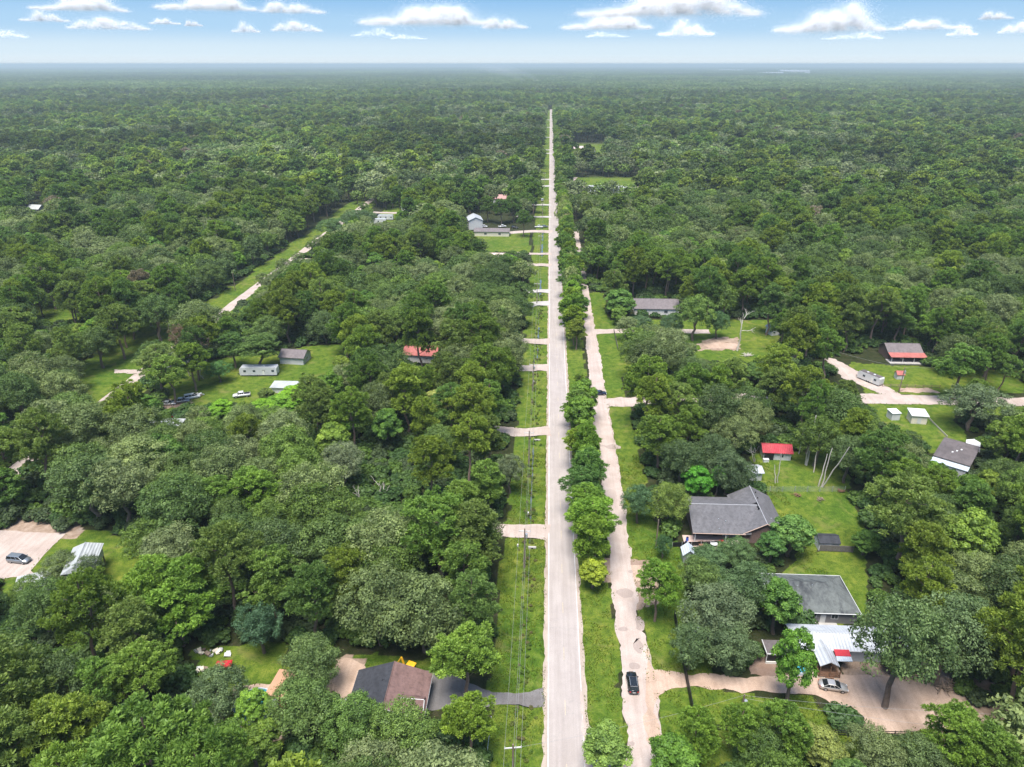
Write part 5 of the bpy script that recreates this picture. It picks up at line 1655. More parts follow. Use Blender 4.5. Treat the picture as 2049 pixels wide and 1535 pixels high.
ext = [(POLES[0][0], POLES[0][1] - 45)] + POLES
for dx, dz, nm in ((-1.2, 9.65, 'left overhead wire along the verge poles'), (.4, 9.65, 'middle overhead wire along the verge poles'), (1.2, 9.65, 'right overhead wire along the verge poles'), (0, 7.2, 'lowest overhead wire along the verge poles')):
    wire(nm, [(x + dx, y, dz) for x, y in ext])
wire('upper wire crossing the road to the short pole', [(POLES[0][0] + 1.2, POLES[0][1], 9.6), (RP[0], RP[1], 6.9)])
wire('wire running right from the short pole over the sand', [(RP[0], RP[1], 6.8), (95, 84, 7.5)])
wire('second wire running right over the sand', [(RP[0], RP[1], 6.2), (95, 80, 6.0)])
wire('wire over the gravel road', [(100, 236, 9), (*G(1811, 735, 9), 8.8), (200, 236, 9)])

# roadside bits
for k, (px, py, lb) in enumerate(((1065, 1095, 'concrete culvert mouth in the ditch below the pale driveway'), (1075, 880, 'concrete culvert mouth below the second driveway'))):
    x, y = G(px, py)
    cv = thing('culvert', lb, 'culvert', (x, y, -.5), 0, 'ditch culverts')
    MB().box(-.9, .9, -.25, .25, 0, .62).build('headwall', M_CONC, cv)
    MB().wheel(0, -.27, .28, .26, .06).build('pipe_shade', M_BLACK, cv)  # solid black disc painting the shade inside the pipe
for k, (px, py, lb) in enumerate(((1036, 1100, 'white mailbox on the left verge below the pale driveway'), (1057, 1035, 'mailbox hard by the red soil drive mouth'), (1066, 750, 'mailbox at the third driveway on the left verge'), (1068, 770, 'white marker box on the far verge'))):
    x, y = G(px, py)
    mbx = thing('mailbox', lb, 'mailbox', (x, y, 0), 0, 'mailboxes on the verge')
    MB().box(-.05, .05, -.05, .05, 0, 1.05).build('post', M_WOOD, mbx)
    MB().box(-.16, .16, -.28, .28, 1.05, 1.3).tube([(0, -.28, 1.3), (0, .28, 1.3)], .16, 8).build('box', M_WHITE, mbx)
    MB().box(.17, .19, -.1, .1, 1.2, 1.42).build('flag', M_RED, mbx)
tl = thing('garden_edging', 'pale oval ring of stones just inside the black fence', 'edging', (*G(1372, 1312), 0))
for k in range(18):
    az = 2 * math.pi * k / 18
    s_ = MB().box(-.16, .16, -.12, .12, 0, .2).build('stone', M_CONC, tl)
    s_.location = (.55 * math.cos(az), 1.3 * math.sin(az), 0)
    s_.rotation_euler = (0, 0, az)
ty = thing('old_tyre', 'white painted tyre lying in the shady yard at the bottom left', 'tyre', (*G(447, 1486), 0))
n = 20
vs_, fs_ = [], []
for i in range(n):
    for j in range(8):
        a1, a2 = 2 * math.pi * i / n, 2 * math.pi * j / 8
        vs_.append(((.36 + .13 * math.cos(a2)) * math.cos(a1), (.36 + .13 * math.cos(a2)) * math.sin(a1), .13 + .12 * math.sin(a2)))
        fs_.append((i * 8 + j, ((i + 1) % n) * 8 + j, ((i + 1) % n) * 8 + (j + 1) % 8, i * 8 + (j + 1) % 8))
MB().add(vs_, fs_).build('tread', M_WHITE, ty)


# ------------------------------------------------------------------ dead trees
def dead_tree(name, label, x, y, h, seed, stems=1, spread=.12, branchy=2, crown=None, lean=(0, 0), r0=.2):
    r = np.random.default_rng(seed)
    root = thing(name, label, 'dead tree', (x, y, 0), 0, 'bare dead trees')
    parts = []

    def grow(p, d, L, rad, lev):
        q = p + d * L
        parts.append(tube_np(bend(p, q, r, 5, .025 if branchy == 0 else .06), np.linspace(rad, rad * .45, 6), 6))
        if lev <= 0: return
        for _ in range(3 if lev > 1 else 4):
            f = r.uniform(.45, 1.0)
            nd = _norm(d + r.normal(size=3) * .55 + np.array([0, 0, .15]))
            grow(p + d * L * f, nd, L * r.uniform(.35, .6), rad * .45, lev - 1)
    for s_ in range(stems):
        d = _norm(np.array([lean[0] + r.normal() * spread, lean[1] + r.normal() * spread, 1.0]))
        hh_ = h * (1 if s_ == 0 else r.uniform(.55, .9))
        grow(np.array([r.normal() * .25 * (stems > 1), r.normal() * .25 * (stems > 1), -.2]), d, hh_ * (1 if branchy == 0 else .62), r0, branchy)
    V_, F_ = join_np(parts)
    me = np_mesh('trunk', V_, F_, [M_DEAD])
    o_ = bpy.data.objects.new('trunk', me)
    C.objects.link(o_)
    o_.parent = root
    if crown:
        (V_, F_, tt), _ = pine_crown(seed + 1, R0=4.0, H=h, base=.55, n=60, per=38, ls=(.4, .8), wide=.12)
        o_ = bpy.data.objects.new('crown', np_mesh('dead_needles', V_, F_, [M_LEAF], tt))
        C.objects.link(o_)
        o_.parent = root
        o_.color = (*crown, 1)


dead_tree('snag', 'forked bleached snag right of the red roofed cabin', *G(1612, 930), 15, 1, 2, .10, 0, r0=.25)
dead_tree('snag', 'single straight bleached snag just behind the red roofed cabin', *G(1598, 908), 10, 2, 1, .03, 0, r0=.2)
dead_tree('snag', 'triple stemmed bleached snag by the chain link fence', *G(1644, 974), 15, 3, 3, .10, 0, r0=.21)
dead_tree('snag', 'short twin snag in the grass before the red roofed cabin', *G(1553, 966), 9, 4, 2, .08, 0, r0=.16)
dead_tree('snag', 'forked snag left of the red roofed cabin', *G(1510, 925), 10, 5, 2, .25, 1, r0=.16)
dead_tree('snag', 'slim leaning snag between the forked and the triple stemmed one', *G(1628, 945), 11, 21, 1, .12, 0, r0=.17)
dead_tree('snag', 'slim grey snag at the dark wood edge behind the cabin', *G(1622, 892), 10, 22, 1, .06, 0, r0=.16)
dead_tree('bare_tree', 'tall bleached bare tree in the clearing by the taupe roof', *G(1475, 702), 20, 6, 1, .03, 3, r0=.34)
dead_tree('dead_pine', 'reddish dead pine on a pale trunk in the left clearing', *G(380, 752), 19, 7, 1, .03, 1, (.19, .125, .09))
dead_tree('dead_pine', 'greyish dead pine right of the reddish one', *G(408, 758), 17, 8, 1, .04, 1, (.17, .13, .10), lean=(-.1, 0))
dead_tree('snag', 'forked white snag in the dark gap of the left woods, right one', *G(770, 1006), 9, 9, 2, .2, 1, r0=.15)
dead_tree('snag', 'white snag in the dark gap of the left woods, left one', *G(728, 1008), 8, 10, 2, .25, 1, r0=.15)
dead_tree('bare_tree', 'fallen looking bare branches beside the round blue pool', *G(440, 1470), 8, 12, 1, .3, 2, r0=.16, lean=(-.4, .1))

LB = 1.8     # leaf reflectance relative to the table
# ------------------------------------------------------------------ where trees stand
PAL = {
    'oak': [(.040, .066, .017), (.052, .080, .020), (.066, .088, .030), (.043, .066, .021), (.082, .104, .036), (.060, .094, .017), (.084, .104, .042)],
    'pine': [(.074, .114, .017), (.062, .105, .018), (.094, .128, .018), (.052, .091, .020), (.082, .115, .026)],
    'gum': [(.064, .118, .014), (.053, .101, .017), (.078, .118, .017)],
}
ADJ = {'oak': ['dark green', 'mid green', 'grey green', 'dull green', 'pale green', 'leafy green', 'silvery green'],
       'pine': ['mid green', 'fresh green', 'yellow green', 'dark green', 'olive green'],
       'gum': ['bright green', 'deep green', 'light green']}
TREES = []      # dicts: kind, x, y, h, r, color, variant, rot


def crown_top(px, py, h):
    return G(px, py, h)


# trees one can single out: kind, crown-top pixel, height (m), crown width (px in the photo), colour, label
HERO = [
    ('pine', 1398, 1420, 11.5, 84, (.085, .140, .018), 'bright pine over the lower end of the black fence'),
    ('gum', 1352, 1478, 9.5, 100, (.062, .118, .016), 'leafy tree at the bottom edge right of the lane'),
    ('pine', 1492, 1418, 11.0, 84, (.078, .130, .018), 'bright pine before the left end of the dark rail fence'),
    ('pine', 1570, 1412, 11.5, 104, (.070, .120, .018), 'wide pine before the middle of the dark rail fence'),
    ('oak', 1535, 1455, 9.0, 110, (.044, .074, .018), 'dark leafy tree at the bottom edge below the rail fence'),
    ('gum', 1655, 1462, 8.0, 90, (.110, .130, .032), 'pale yellowish tree at the bottom edge right of centre'),
    ('oak', 1760, 1468, 9.0, 120, (.080, .102, .038), 'silvery tree at the bottom edge below the sand'),
    ('oak', 1850, 1478, 9.0, 110, (.060, .088, .030), 'grey green tree at the bottom edge right of the silvery one'),
    ('pine', 1925, 1428, 12.0, 118, (.080, .132, .018), 'broad bright pine at the lower right beside the sand'),
    ('pine', 2000, 1465, 11.5, 110, (.066, .112, .018), 'dark pine in the bottom right corner'),
    ('oak', 1488, 922, 9.0, 74, (.042, .066, .026), 'low dark tree right against the white garage'),
    ('oak', 118, 1108, 7.5, 84, (.070, .092, .034), 'thin grey green tree between the minivan lot and the house on stilts'),
    ('oak', 168, 1112, 8.0, 62, (.056, .078, .034), 'small grey tree overlapping the roof of the house on stilts'),
    ('pine', 975, 392, 18.0, 34, (.062, .100, .022), 'leftmost storage yard pine, by the white barn'),
    ('pine', 1003, 398, 17.0, 34, (.056, .098, .022), 'second storage yard pine from the white barn'),
    ('pine', 1028, 392, 18.0, 36, (.060, .104, .022), 'third storage yard pine from the white barn'),
    ('pine', 1052, 385, 18.0, 38, (.064, .108, .022), 'storage yard pine nearest the road'),
    ('pine', 1048, 420, 17.0, 32, (.060, .102, .022), 'storage yard pine over the driveway'),
    ('gum', 1215, 1462, 9.5, 104, (.095, .145, .030), 'loose light green tree at the mouth of the sandy lane, nearest the camera'),
    ('pine', 1196, 1000, 15.5, 104, (.092, .160, .020), 'bright green pine standing tallest in the strip between road and lane'),
    ('gum', 1188, 1118, 7.5, 62, (.150, .185, .018), 'small yellow green tree below the bright roadside pine'),
    ('pine', 1182, 905, 14.5, 88, (.058, .112, .022), 'dark full pine crowding the road just beyond the bright pine'),
    ('pine', 1172, 940, 13.0, 84, (.052, .100, .024), 'dark pine reaching over the road edge behind the bright pine'),
    ('gum', 1168, 856, 9.0, 64, (.095, .150, .020), 'yellow topped bushy tree between road and lane'),
    ('pine', 1158, 782, 12.5, 76, (.078, .125, .024), 'olive pine beside the road just before the lane junction'),
    ('pine', 1163, 748, 6.0, 26, (.095, .140, .022), 'thin young pine at the tip of the junction island'),
    ('pine', 1155, 640, 12.0, 46, (.120, .150, .025), 'yellowish pine at the end of the roadside tree row'),
    ('gum', 1153, 585, 12.0, 58, (.052, .105, .024), 'dark leafy tree behind the yellowish roadside pine'),
    ('pine', 1140, 540, 13.0, 50, (.06, .11, .024), 'pine by the road in the row past the yellowish pine'),
    ('pine', 1160, 505, 13.5, 48, (.064, .115, .026), 'broad pine by the lane at the head of the long roadside row'),
    ('pine', 1322, 1128, 14.0, 84, (.085, .150, .020), 'bright pine on the grass between lane and black fence'),
    ('gum', 1592, 1252, (1574, 1408), 82, (.070, .140, .018), 'round green tree on a bare trunk beside the sandy driveway'),
    ('gum', 1592, 1030, 11.0, 86, (.068, .125, .028), 'dense round tree with pale new leaves right of the L-shaped house'),
    ('gum', 1548, 1066, 8.0, 58, (.045, .095, .022), 'dark small tree against the brick gable'),
    ('gum', 1400, 930, 10.0, 60, (.052, .155, .015), 'vivid green round tree behind the L-shaped house'),
    ('gum', 1440, 930, 9.0, 36, (.052, .140, .016), 'small vivid green tree next to the larger vivid one'),
    ('oak', 1343, 965, 12.5, 88, (.080, .112, .022), 'olive rounded tree at the left end of the L-shaped house'),
    ('oak', 1282, 968, 11.0, 70, (.046, .085, .036), 'blue green tree beside the lane left of the L-shaped house'),
    ('oak', 1766, 1200, (1770, 1416), 190, (.058, .088, .030), 'huge spreading oak in front of the white metal roof'),
    ('oak', 1868, 1192, (1874, 1372), 165, (.066, .096, .038), 'huge oak with a bare trunk above the log pile'),
    ('oak', 1950, 1200, 15.0, 165, (.050, .080, .032), 'wide dark oak right of the log pile'),
    ('oak', 1464, 900, 13.0, 92, (.044, .066, .028), 'dark oak covering most of the white garage'),
    ('oak', 1435, 868, 14.0, 90, (.042, .064, .024), 'dark oak left of the red roofed cabin'),
    ('oak', 1370, 880, 14.0, 92, (.040, .062, .022), 'dark oak behind the vivid green tree'),
    ('pine', 1325, 835, 16.0, 90, (.076, .118, .018), 'fresh pine rising over the dark trees by the lane'),
    ('pine', 1380, 815, 15.0, 74, (.072, .112, .018), 'fresh pine right of the one over the lane'),
    ('oak', 1440, 1175, 14.0, 150, (.066, .088, .042), 'pale feathery oak between the black fence and the white roof'),
    ('oak', 1505, 1130, 13.5, 130, (.048, .078, .030), 'dark oak hiding the left end of the hip roofed house'),
    ('gum', 1568, 1160, 13.0, 84, (.062, .120, .022), 'fresh green tree overlapping the hip roof'),
    ('oak', 1390, 1250, 10.5, 95, (.052, .080, .030), 'low dark oak by the sandy driveway near the little white shed'),
    ('oak', 1462, 1245, 11.0, 120, (.058, .084, .036), 'broad grey green oak over the start of the sandy driveway'),
    ('gum', 1738, 1062, 6.5, 58, (.070, .125, .022), 'small bright tree at the end of the plank fence'),
    ('oak', 1420, 1095, 8.0, 90, (.050, .085, .032), 'low tree in front of the patio of the L-shaped house'),
    ('oak', 1480, 1080, 8.0, 80, (.056, .092, .032), 'low tree right of the patio below the brick gable'),
    ('oak', 1330, 1072, 6.0, 44, (.030, .065, .022), 'dark shrubby tree by the patio of the L-shaped house'),
    ('pine', 1641, 765, 22.0, 62, (.072, .125, .024), 'tall pine on a long bare trunk behind the red roofed shed'),
    ('pine', 1935, 692, 19.0, 90, (.074, .128, .026), 'broad crowned pine beside the gravel road'),
    ('pine', 2020, 712, 14.0, 52, (.072, .120, .026), 'rounded pine at the right edge above the gravel road'),
    ('oak', 1965, 770, 15.0, 130, (.070, .095, .044), 'wide grey oak in front of the gravel road'),
    ('oak', 1390, 588, (1386, 682), 84, (.075, .118, .024), 'yellow green tree on a bare trunk in the clearing by the brown roof'),
    ('oak', 1345, 628, 10.0, 56, (.042, .072, .030), 'dark round tree in front of the brown roof'),
    ('oak', 1285, 630, 10.0, 62, (.050, .082, .036), 'dull round tree on the driveway left of the brown roof'),
    ('gum', 1243, 575, 14.0, 62, (.070, .128, .026), 'light green tree at the lane driveway'),
    ('gum', 1240, 610, 9.0, 34, (.080, .130, .022), 'small fresh pine-like tree at the lane driveway'),
    ('oak', 1440, 620, 12.0, 50, (.045, .085, .030), 'dark tree left of the big bare tree'),
    ('pine', 1548, 570, 21.0, 62, (.068, .112, .030), 'tall thin pine right of the big bare tree'),
    ('pine', 930, 1265, 15.0, 132, (.095, .150, .022), 'bright full pine by the grey asphalt driveway'),
    ('pine', 938, 1398, 13.5, 104, (.100, .150, .018), 'yellow green pine on the near side of the asphalt driveway'),
    ('pine', 952, 1150, 17.0, 92, (.075, .120, .030), 'umbrella topped pine on a leaning bare trunk'),
    ('pine', 935, 1085, 16.5, 96, (.080, .128, .024), 'flat topped pine behind the umbrella topped one'),
    ('pine', 300, 1115, 17.5, 128, (.088, .145, .020), 'large bright pine with cauliflower crown, front left woods'),
    ('pine', 365, 1120, 17.5, 120, (.082, .140, .022), 'large bright pine joined to its twin in the front left woods'),
    ('pine', 335, 1165, 15.0, 150, (.085, .148, .020), 'big rounded pine in front of the twin pines'),
    ('pine', 530, 1105, 18.0, 112, (.080, .125, .024), 'broad headed pine on a slanting bare trunk, left woods'),
    ('pine', 262, 1298, 15.0, 122, (.090, .140, .022), 'dense domed pine above the red cart yard'),
    ('pine', 190, 1330, 14.5, 120, (.072, .125, .022), 'dark domed pine left of the densest dome'),
    ('oak', 510, 1205, 12.0, 105, (.036, .070, .034), 'bluish dark tree with reddish tips in the left woods'),
    ('oak', 614, 1275, 12.0, 118, (.066, .098, .030), 'olive tree left of the charcoal and brown roof'),
    ('oak', 600, 1368, 12.5, 150, (.064, .100, .026), 'dense speckled oak right of the round pool'),
    ('oak', 425, 1338, 11.5, 124, (.060, .088, .036), 'grey green oak left of the round pool'),
    ('oak', 700, 1400, 12.0, 130, (.064, .108, .024), 'leafy oak in front of the charcoal roof'),
    ('oak', 800, 1420, 11.5, 150, (.072, .112, .024), 'leafy oak in front of the brown roof'),
    ('gum', 500, 1382, 9.0, 70, (.095, .165, .022), 'slim light green sapling leaning over the round pool'),
    ('pine', 345, 1430, 11.0, 62, (.085, .145, .022), 'slim bright pine at the bottom left'),
    ('pine', 300, 1460, 12.0, 100, (.078, .135, .022), 'bright pine at the bottom left edge'),
    ('gum', 888, 778, 11.0, 78, (.150, .165, .045), 'pale yellow starry crown standing out in the left woods'),
    ('oak', 680, 885, 14.0, 110, (.082, .100, .050), 'pale thin crowned tree near the two bleached snags'),
    ('oak', 1020, 905, 12.0, 66, (.080, .100, .050), 'pale tree at the edge of the roadside woods'),
    ('pine', 970, 925, 15.0, 92, (.085, .135, .024), 'fresh pine by the driveway in the roadside woods'),
    ('pine', 925, 965, 14.0, 90, (.085, .132, .022), 'yellow green pine left of the fresh roadside pine'),
    ('pine', 500, 945, 15.0, 110, (.082, .138, .020), 'bright pine group crown in the left woods'),
    ('pine', 425, 955, 14.0, 90, (.078, .130, .022), 'bright pine at the edge of the left woods'),
    ('pine', 308, 690, 18.0, 80, (.105, .140, .040), 'pale yellow pine before the junk cars'),
    ('pine', 330, 712, 17.0, 70, (.105, .155, .030), 'pale pine with a vine covered trunk before the junk cars'),
    ('pine', 515, 670, 13.0, 92, (.062, .100, .026), 'dark pine standing over the white trailer home'),
    ('pine', 460, 668, 13.0, 60, (.056, .100, .026), 'pine with an ivy clad trunk left of the white trailer home'),
    ('oak', 433, 722, 8.0, 56, (.048, .105, .030), 'round deep green bush tree left of the white trailer home'),
    ('gum', 600, 770, 8.0, 80, (.110, .200, .015), 'lime green tangle of young trees before the white trailer home'),
    ('gum', 525, 800, 7.0, 70, (.100, .185, .016), 'lime green young tree right of the junk cars'),
    ('gum', 440, 800, 6.0, 50, (.100, .190, .016), 'lime green bush behind the junk cars'),
    ('gum', 560, 790, 7.0, 70, (.085, .165, .016), 'lime green brush right of the white pickup'),
    ('gum', 420, 815, 5.0, 46, (.080, .160, .016), 'low lime brush right of the junk cars'),
    ('gum', 280, 790, 7.0, 60, (.062, .120, .020), 'fresh green brush left of the junk cars'),
    ('gum', 245, 800, 6.0, 60, (.070, .130, .018), 'fresh green brush by the side street verge'),
    ('gum', 640, 800, 8.0, 70, (.080, .155, .018), 'lime crown in the thicket left of the starry tree'),
    ('gum', 680, 815, 9.0, 70, (.080, .165, .020), 'fresh lime tree in the thicket'),
    ('gum', 730, 655, 12.0, 80, (.055, .125, .024), 'bright leafy tree behind the red metal roof'),
    ('oak', 665, 435, 15.0, 70, (.050, .085, .028), 'rounded dark oak beside the side street'),
    ('gum', 780, 370, 14.0, 56, (.075, .115, .035), 'light green tree at the far end of the side street'),
    ('oak', 715, 418, 14.0, 74, (.048, .078, .030), 'dark round oak by the white trailers'),
]


def hero_tree(kind, px, py, h, wpx, colr, label):
    if isinstance(h, tuple):            # foot of the trunk is in view: height from the two sightings
        x, y = G(*h)
        h = next(z / 4 for z in range(16, 140) if P([(x, y, z / 4)])[0][1] <= py)
    else:
        x, y = crown_top(px, py, h)
    zc = float((np.array([x, y, h * .7 - CZ])) @ _fw)
    r_ = wpx * zc / FPX / 2
    return dict(kind=kind, x=x, y=y, h=h, r=r_, color=colr, label=label, hero=True)


for hrow in HERO:
    if hrow[6]: TREES.append(hero_tree(*hrow))

# what the trees leave open to view, from the photograph
KEEP = [
    [(1090, 1560), (1172, 1560), (1150, 1050), (1137, 860), (1121, 450), (1107, 214), (1099, 214), (1103, 450), (1097, 1050)],
    [(985, 1560), (1092, 1560), (1097, 1050), (1103, 450), (1103, 300), (1098, 300), (1086, 450), (1070, 620), (1060, 860), (1052, 1000), (1015, 1060), (1012, 1200), (990, 1380)],
    [(1170, 1560), (1345, 1560), (1320, 1400), (1400, 1345), (1345, 1250), (1290, 1180), (1262, 1090), (1222, 1090), (1170, 1200)],
    [(1176, 640), (1186, 590), (1200, 600), (1215, 740), (1200, 770), (1245, 890), (1200, 900), (1188, 830), (1140, 770), (1135, 700), (1176, 700)],
    ([(1378, 978), (1560, 978), (1570, 1080), (1378, 1095)], 136),
    [(1540, 985), (1690, 1000), (1720, 1110), (1560, 1095)],
    [(1600, 1100), (1722, 1100), (1722, 1220), (1590, 1240)],
    ([(1520, 884), (1588, 884), (1588, 925), (1520, 925)], 172),
    ([(1520, 925), (1650, 900), (1665, 972), (1520, 972)], 165),
    [(1600, 1230), (1705, 1230), (1705, 1385), (1500, 1385), (1500, 1300)],
    [(1310, 1345), (1690, 1345), (1960, 1400), (1980, 1460), (1850, 1500), (1500, 1480), (1430, 1500), (1330, 1440)],
    [(1762, 815), (1890, 815), (1890, 865), (1780, 850)],
    [(1690, 740), (1765, 735), (1880, 780), (1890, 812), (1760, 810)],
    [(1780, 690), (1840, 690), (1840, 735), (1780, 735)],
    [(1985, 770), (2060, 770), (2060, 815), (1985, 815)],
    [(1895, 880), (1965, 880), (1965, 940), (1895, 940)],
    [(1285, 612), (1365, 612), (1365, 640), (1285, 640)],
    [(1400, 650), (1540, 630), (1540, 715), (1400, 712)],
    [(0, 1055), (140, 1055), (225, 1085), (215, 1150), (60, 1150), (0, 1165)],
    [(215, 1090), (275, 1090), (260, 1180), (215, 1180)],
    ([(660, 1320), (870, 1320), (870, 1400), (660, 1400)], 93),
    [(860, 1375), (990, 1375), (990, 1420), (860, 1420)],
    [(400, 1318), (560, 1315), (590, 1350), (560, 1400), (470, 1430), (430, 1350)],
    [(480, 700), (610, 700), (665, 695), (665, 728), (600, 752), (480, 752)],
    [(300, 798), (400, 788), (400, 806), (300, 826)],
    [(462, 772), (508, 772), (508, 800), (462, 800)],
    [(400, 752), (540, 748), (540, 768), (420, 775)],
    ([(815, 697), (868, 697), (862, 716), (830, 722)], 238),
    ([(773, 732), (790, 728), (785, 744)], 230),
    ([(66, 400), (88, 400), (88, 418), (66, 418)], 560),
    ([(400, 270), (435, 270), (435, 292), (400, 292)], 1100),
    [(975, 390), (1012, 390), (1012, 405), (975, 405)],
    [(940, 428), (960, 428), (1045, 445), (1060, 465), (1060, 475), (960, 475), (940, 455)],
    [(975, 475), (1050, 470), (1050, 505), (985, 505)],
    [(750, 420), (790, 420), (790, 440), (750, 440)],
    [(715, 395), (750, 395), (720, 425), (700, 430)],
    [(600, 500), (625, 488), (625, 512), (602, 520)],
    [(482, 596), (500, 588), (498, 606), (482, 610)],
    [(205, 752), (245, 732), (235, 762), (185, 795), (175, 790)],
    ([tuple(v) for v in P([(-153.5, 295, 0), (-147, 295, 0), (-147, 420, 0), (-147, 590, 0), (-153.5, 590, 0), (-153.5, 420, 0)])], 585),
    [(1140, 290), (1215, 290), (1215, 312), (1140, 312)],
    [(1180, 370), (1255, 370), (1255, 386), (1180, 386)],
    [(1140, 357), (1165, 357), (1165, 380), (1140, 380)],
    [(715, 930), (800, 900), (800, 1012), (715, 1020)],
    [(1020, 1040), (1056, 1040), (1056, 1060), (1020, 1060)],
    [(95, 625), (135, 625), (135, 650), (95, 650)],
]
KOVER = [k[1] if isinstance(k, tuple) else None for k in KEEP]
KEEP = [k[0] if isinstance(k, tuple) else k for k in KEEP]
KEEPB = [(min(p[0] for p in k), max(p[0] for p in k), min(p[1] for p in k), max(p[1] for p in k)) for k in KEEP]
KEEPD = [(o_ - 1.5) if o_ else G((k[0] + k[1]) / 2, k[2])[1] for k, o_ in zip(KEEPB, KOVER)]
# footprints no trunk may stand in
def rect(x0, x1, y0, y1): return [(x0, y0), (x1, y0), (x1, y1), (x0, y1)]
SOLID = FOOT + [p for p in SHEETS if max(q[1] for q in p) - min(q[1] for q in p) < 90 and len(p) < 400] + [rect(-8.8, 14.6, 40, 1860), rect(14, 21.5, 40, 500), rect(21, 28, 40, 330), rect(-155, -137.5, 292, 640), rect(-147, -138, 150, 292), rect(92, 200, 208, 224), rect(103, 120, 208, 252)]


def sil(x, y, h, r_, kind):
    lo = {'oak': .22, 'pine': .42, 'gum': .2, 'bush': 0}[kind] * h
    z = np.array([h, h * .93, h * .8, h * .6, (h + lo) / 2, lo, lo * .5, 0])
    q = np.array([.15, .6, .9, 1, .95, .5, .1, .1]) * r_
    pts = [(x + s_ * qq, y, zz) for zz, qq in zip(z, q) for s_ in (-1, 0, 1)]
    return P(pts)


def blocked(x, y, h, r_, kind):
    s_ = None
    for k, bb, d in zip(KEEP, KEEPB, KEEPD):
        if y > d + 1.5: continue
        if s_ is None: s_ = sil(x, y, h, r_, kind)
        if s_[:, 0].max() < bb[0] or s_[:, 0].min() > bb[1] or s_[:, 1].max() < bb[2] or s_[:, 1].min() > bb[3]: continue
        if inpoly(s_[:, 0], s_[:, 1], k).any(): return True
    return False


def solid(x, y, pad=0.0):
    for p in SOLID:
        xs, ys = [q[0] for q in p], [q[1] for q in p]
        if x < min(xs) - pad or x > max(xs) + pad or y < min(ys) - pad or y > max(ys) + pad: continue
        if inpoly(np.array([x, x - pad, x + pad, x, x]), np.array([y, y, y, y - pad, y + pad]), p).any(): return True
    return False


def species(x, y, r):
    v = vnoise(np.array([x + 3000.]), np.array([y]), 46.0, 21)[0] + r.normal() * 0.13
    if v < 0.42: return 'oak'
    if v < 0.52: return 'gum' if r.random() < .5 else 'oak'
    return 'pine' if r.random() < .8 else 'oak'


def wild(kind, x, y, r):
    h = {'oak': r.uniform(12.5, 20), 'pine': r.uniform(17, 24.5), 'gum': r.uniform(11, 17)}[kind]
    r_ = h * {'oak': r.uniform(.38, .52), 'pine': r.uniform(.25, .33), 'gum': r.uniform(.30, .39)}[kind]
    k = int(r.integers(len(PAL[kind])))
    c_ = np.array(PAL[kind][k]) * r.uniform(.8, 1.25)
    if r.random() < 0.004 and y > 260: c_ = np.array([.10, .082, .055])
    return dict(kind=kind, x=x, y=y, h=h, r=r_, color=tuple(c_), adj=ADJ[kind][k])


r4 = np.random.default_rng(44)
near, SP = [], 10.6
for j in range(int((560 - 62) / (SP * .87))):
    yy = 62 + j * SP * .87
    half = 0.76 * yy + 45
    for i in range(int(-half / SP), int(half / SP) + 1):
        x = (i + 0.5 * (j % 2)) * SP + r4.normal() * 1.6
        y = yy + r4.normal() * 1.6
        if solid(x, y, 1.2): continue
        t_ = wild(species(x, y, r4), x, y, r4)
        ok = True
        for q in TREES:
            if (q['x'] - x) ** 2 + (q['y'] - y) ** 2 < (q['r'] * .7 + t_['r'] * .35) ** 2:
                ok = False
                break
        if not ok: continue
        if -9 < x < 0 and False: continue
        for f in (1, .72, .5, .34):
            if not blocked(x, y, t_['h'] * f, t_['r'] * max(f, .55), t_['kind']):
                t_['h'] *= f
                t_['r'] *= max(f, .55)
                if f < .6: t_['kind'] = 'gum' if t_['kind'] == 'pine' else t_['kind']
                near.append(t_)
                break
for y, dx in ((322, 0), (336, 1), (352, -.5), (372, .5), (398, 0), (412, 1), (441, 0), (470, .6), (484, -.4), (520, 0)):   # near verge of the side street
    t_ = wild('oak', -134.6 + dx, y, r4)
    t_['h'], t_['r'] = r4.uniform(7.5, 10.5), r4.uniform(3.8, 5.0)
    near.append(t_)
# the row between road and lane
for y in [117.5, 123, 128.5, 134, 139.5, 145, 150.5, 156, 161.5, 167, 172.5, 178, 183.5, 189, 194.5, 252, 258, 264, 269, 274.5, 280, 285, 289]:
    kind = ['pine', 'gum', 'pine'][int(r4.integers(3))]
    t_ = wild(kind, 11.2 + r4.normal() * .7, y + r4.normal() * .8, r4)
    if any((q['x'] - t_['x']) ** 2 + (q['y'] - t_['y']) ** 2 < 3.3 ** 2 for q in TREES): continue
    t_['h'], t_['r'] = r4.uniform(12, 16.5), r4.uniform(3.9, 4.9)
    t_['color'] = tuple(np.array([(.095, .150, .018), (.080, .138, .018), (.110, .155, .018)][int(r4.integers(3))]))
    near.append(t_)
# the continuous row between road and lane farther off
for y in np.concatenate([np.arange(292, 900, 5.4), np.arange(900, 1800, 7)]):
    kind = ['pine', 'gum', 'oak'][int(r4.integers(3))]
    t_ = wild(kind, 11.4 + r4.normal() * .9, y + r4.normal() * 1.3, r4)
    t_['h'] = r4.uniform(12.5, 17.5)
    t_['r'] = r4.uniform(3.8, 5.0)
    t_['color'] = tuple(np.array(t_['color']) * np.array([1.25, 1.2, 1.0]))
    near.append(t_)
TREES += near

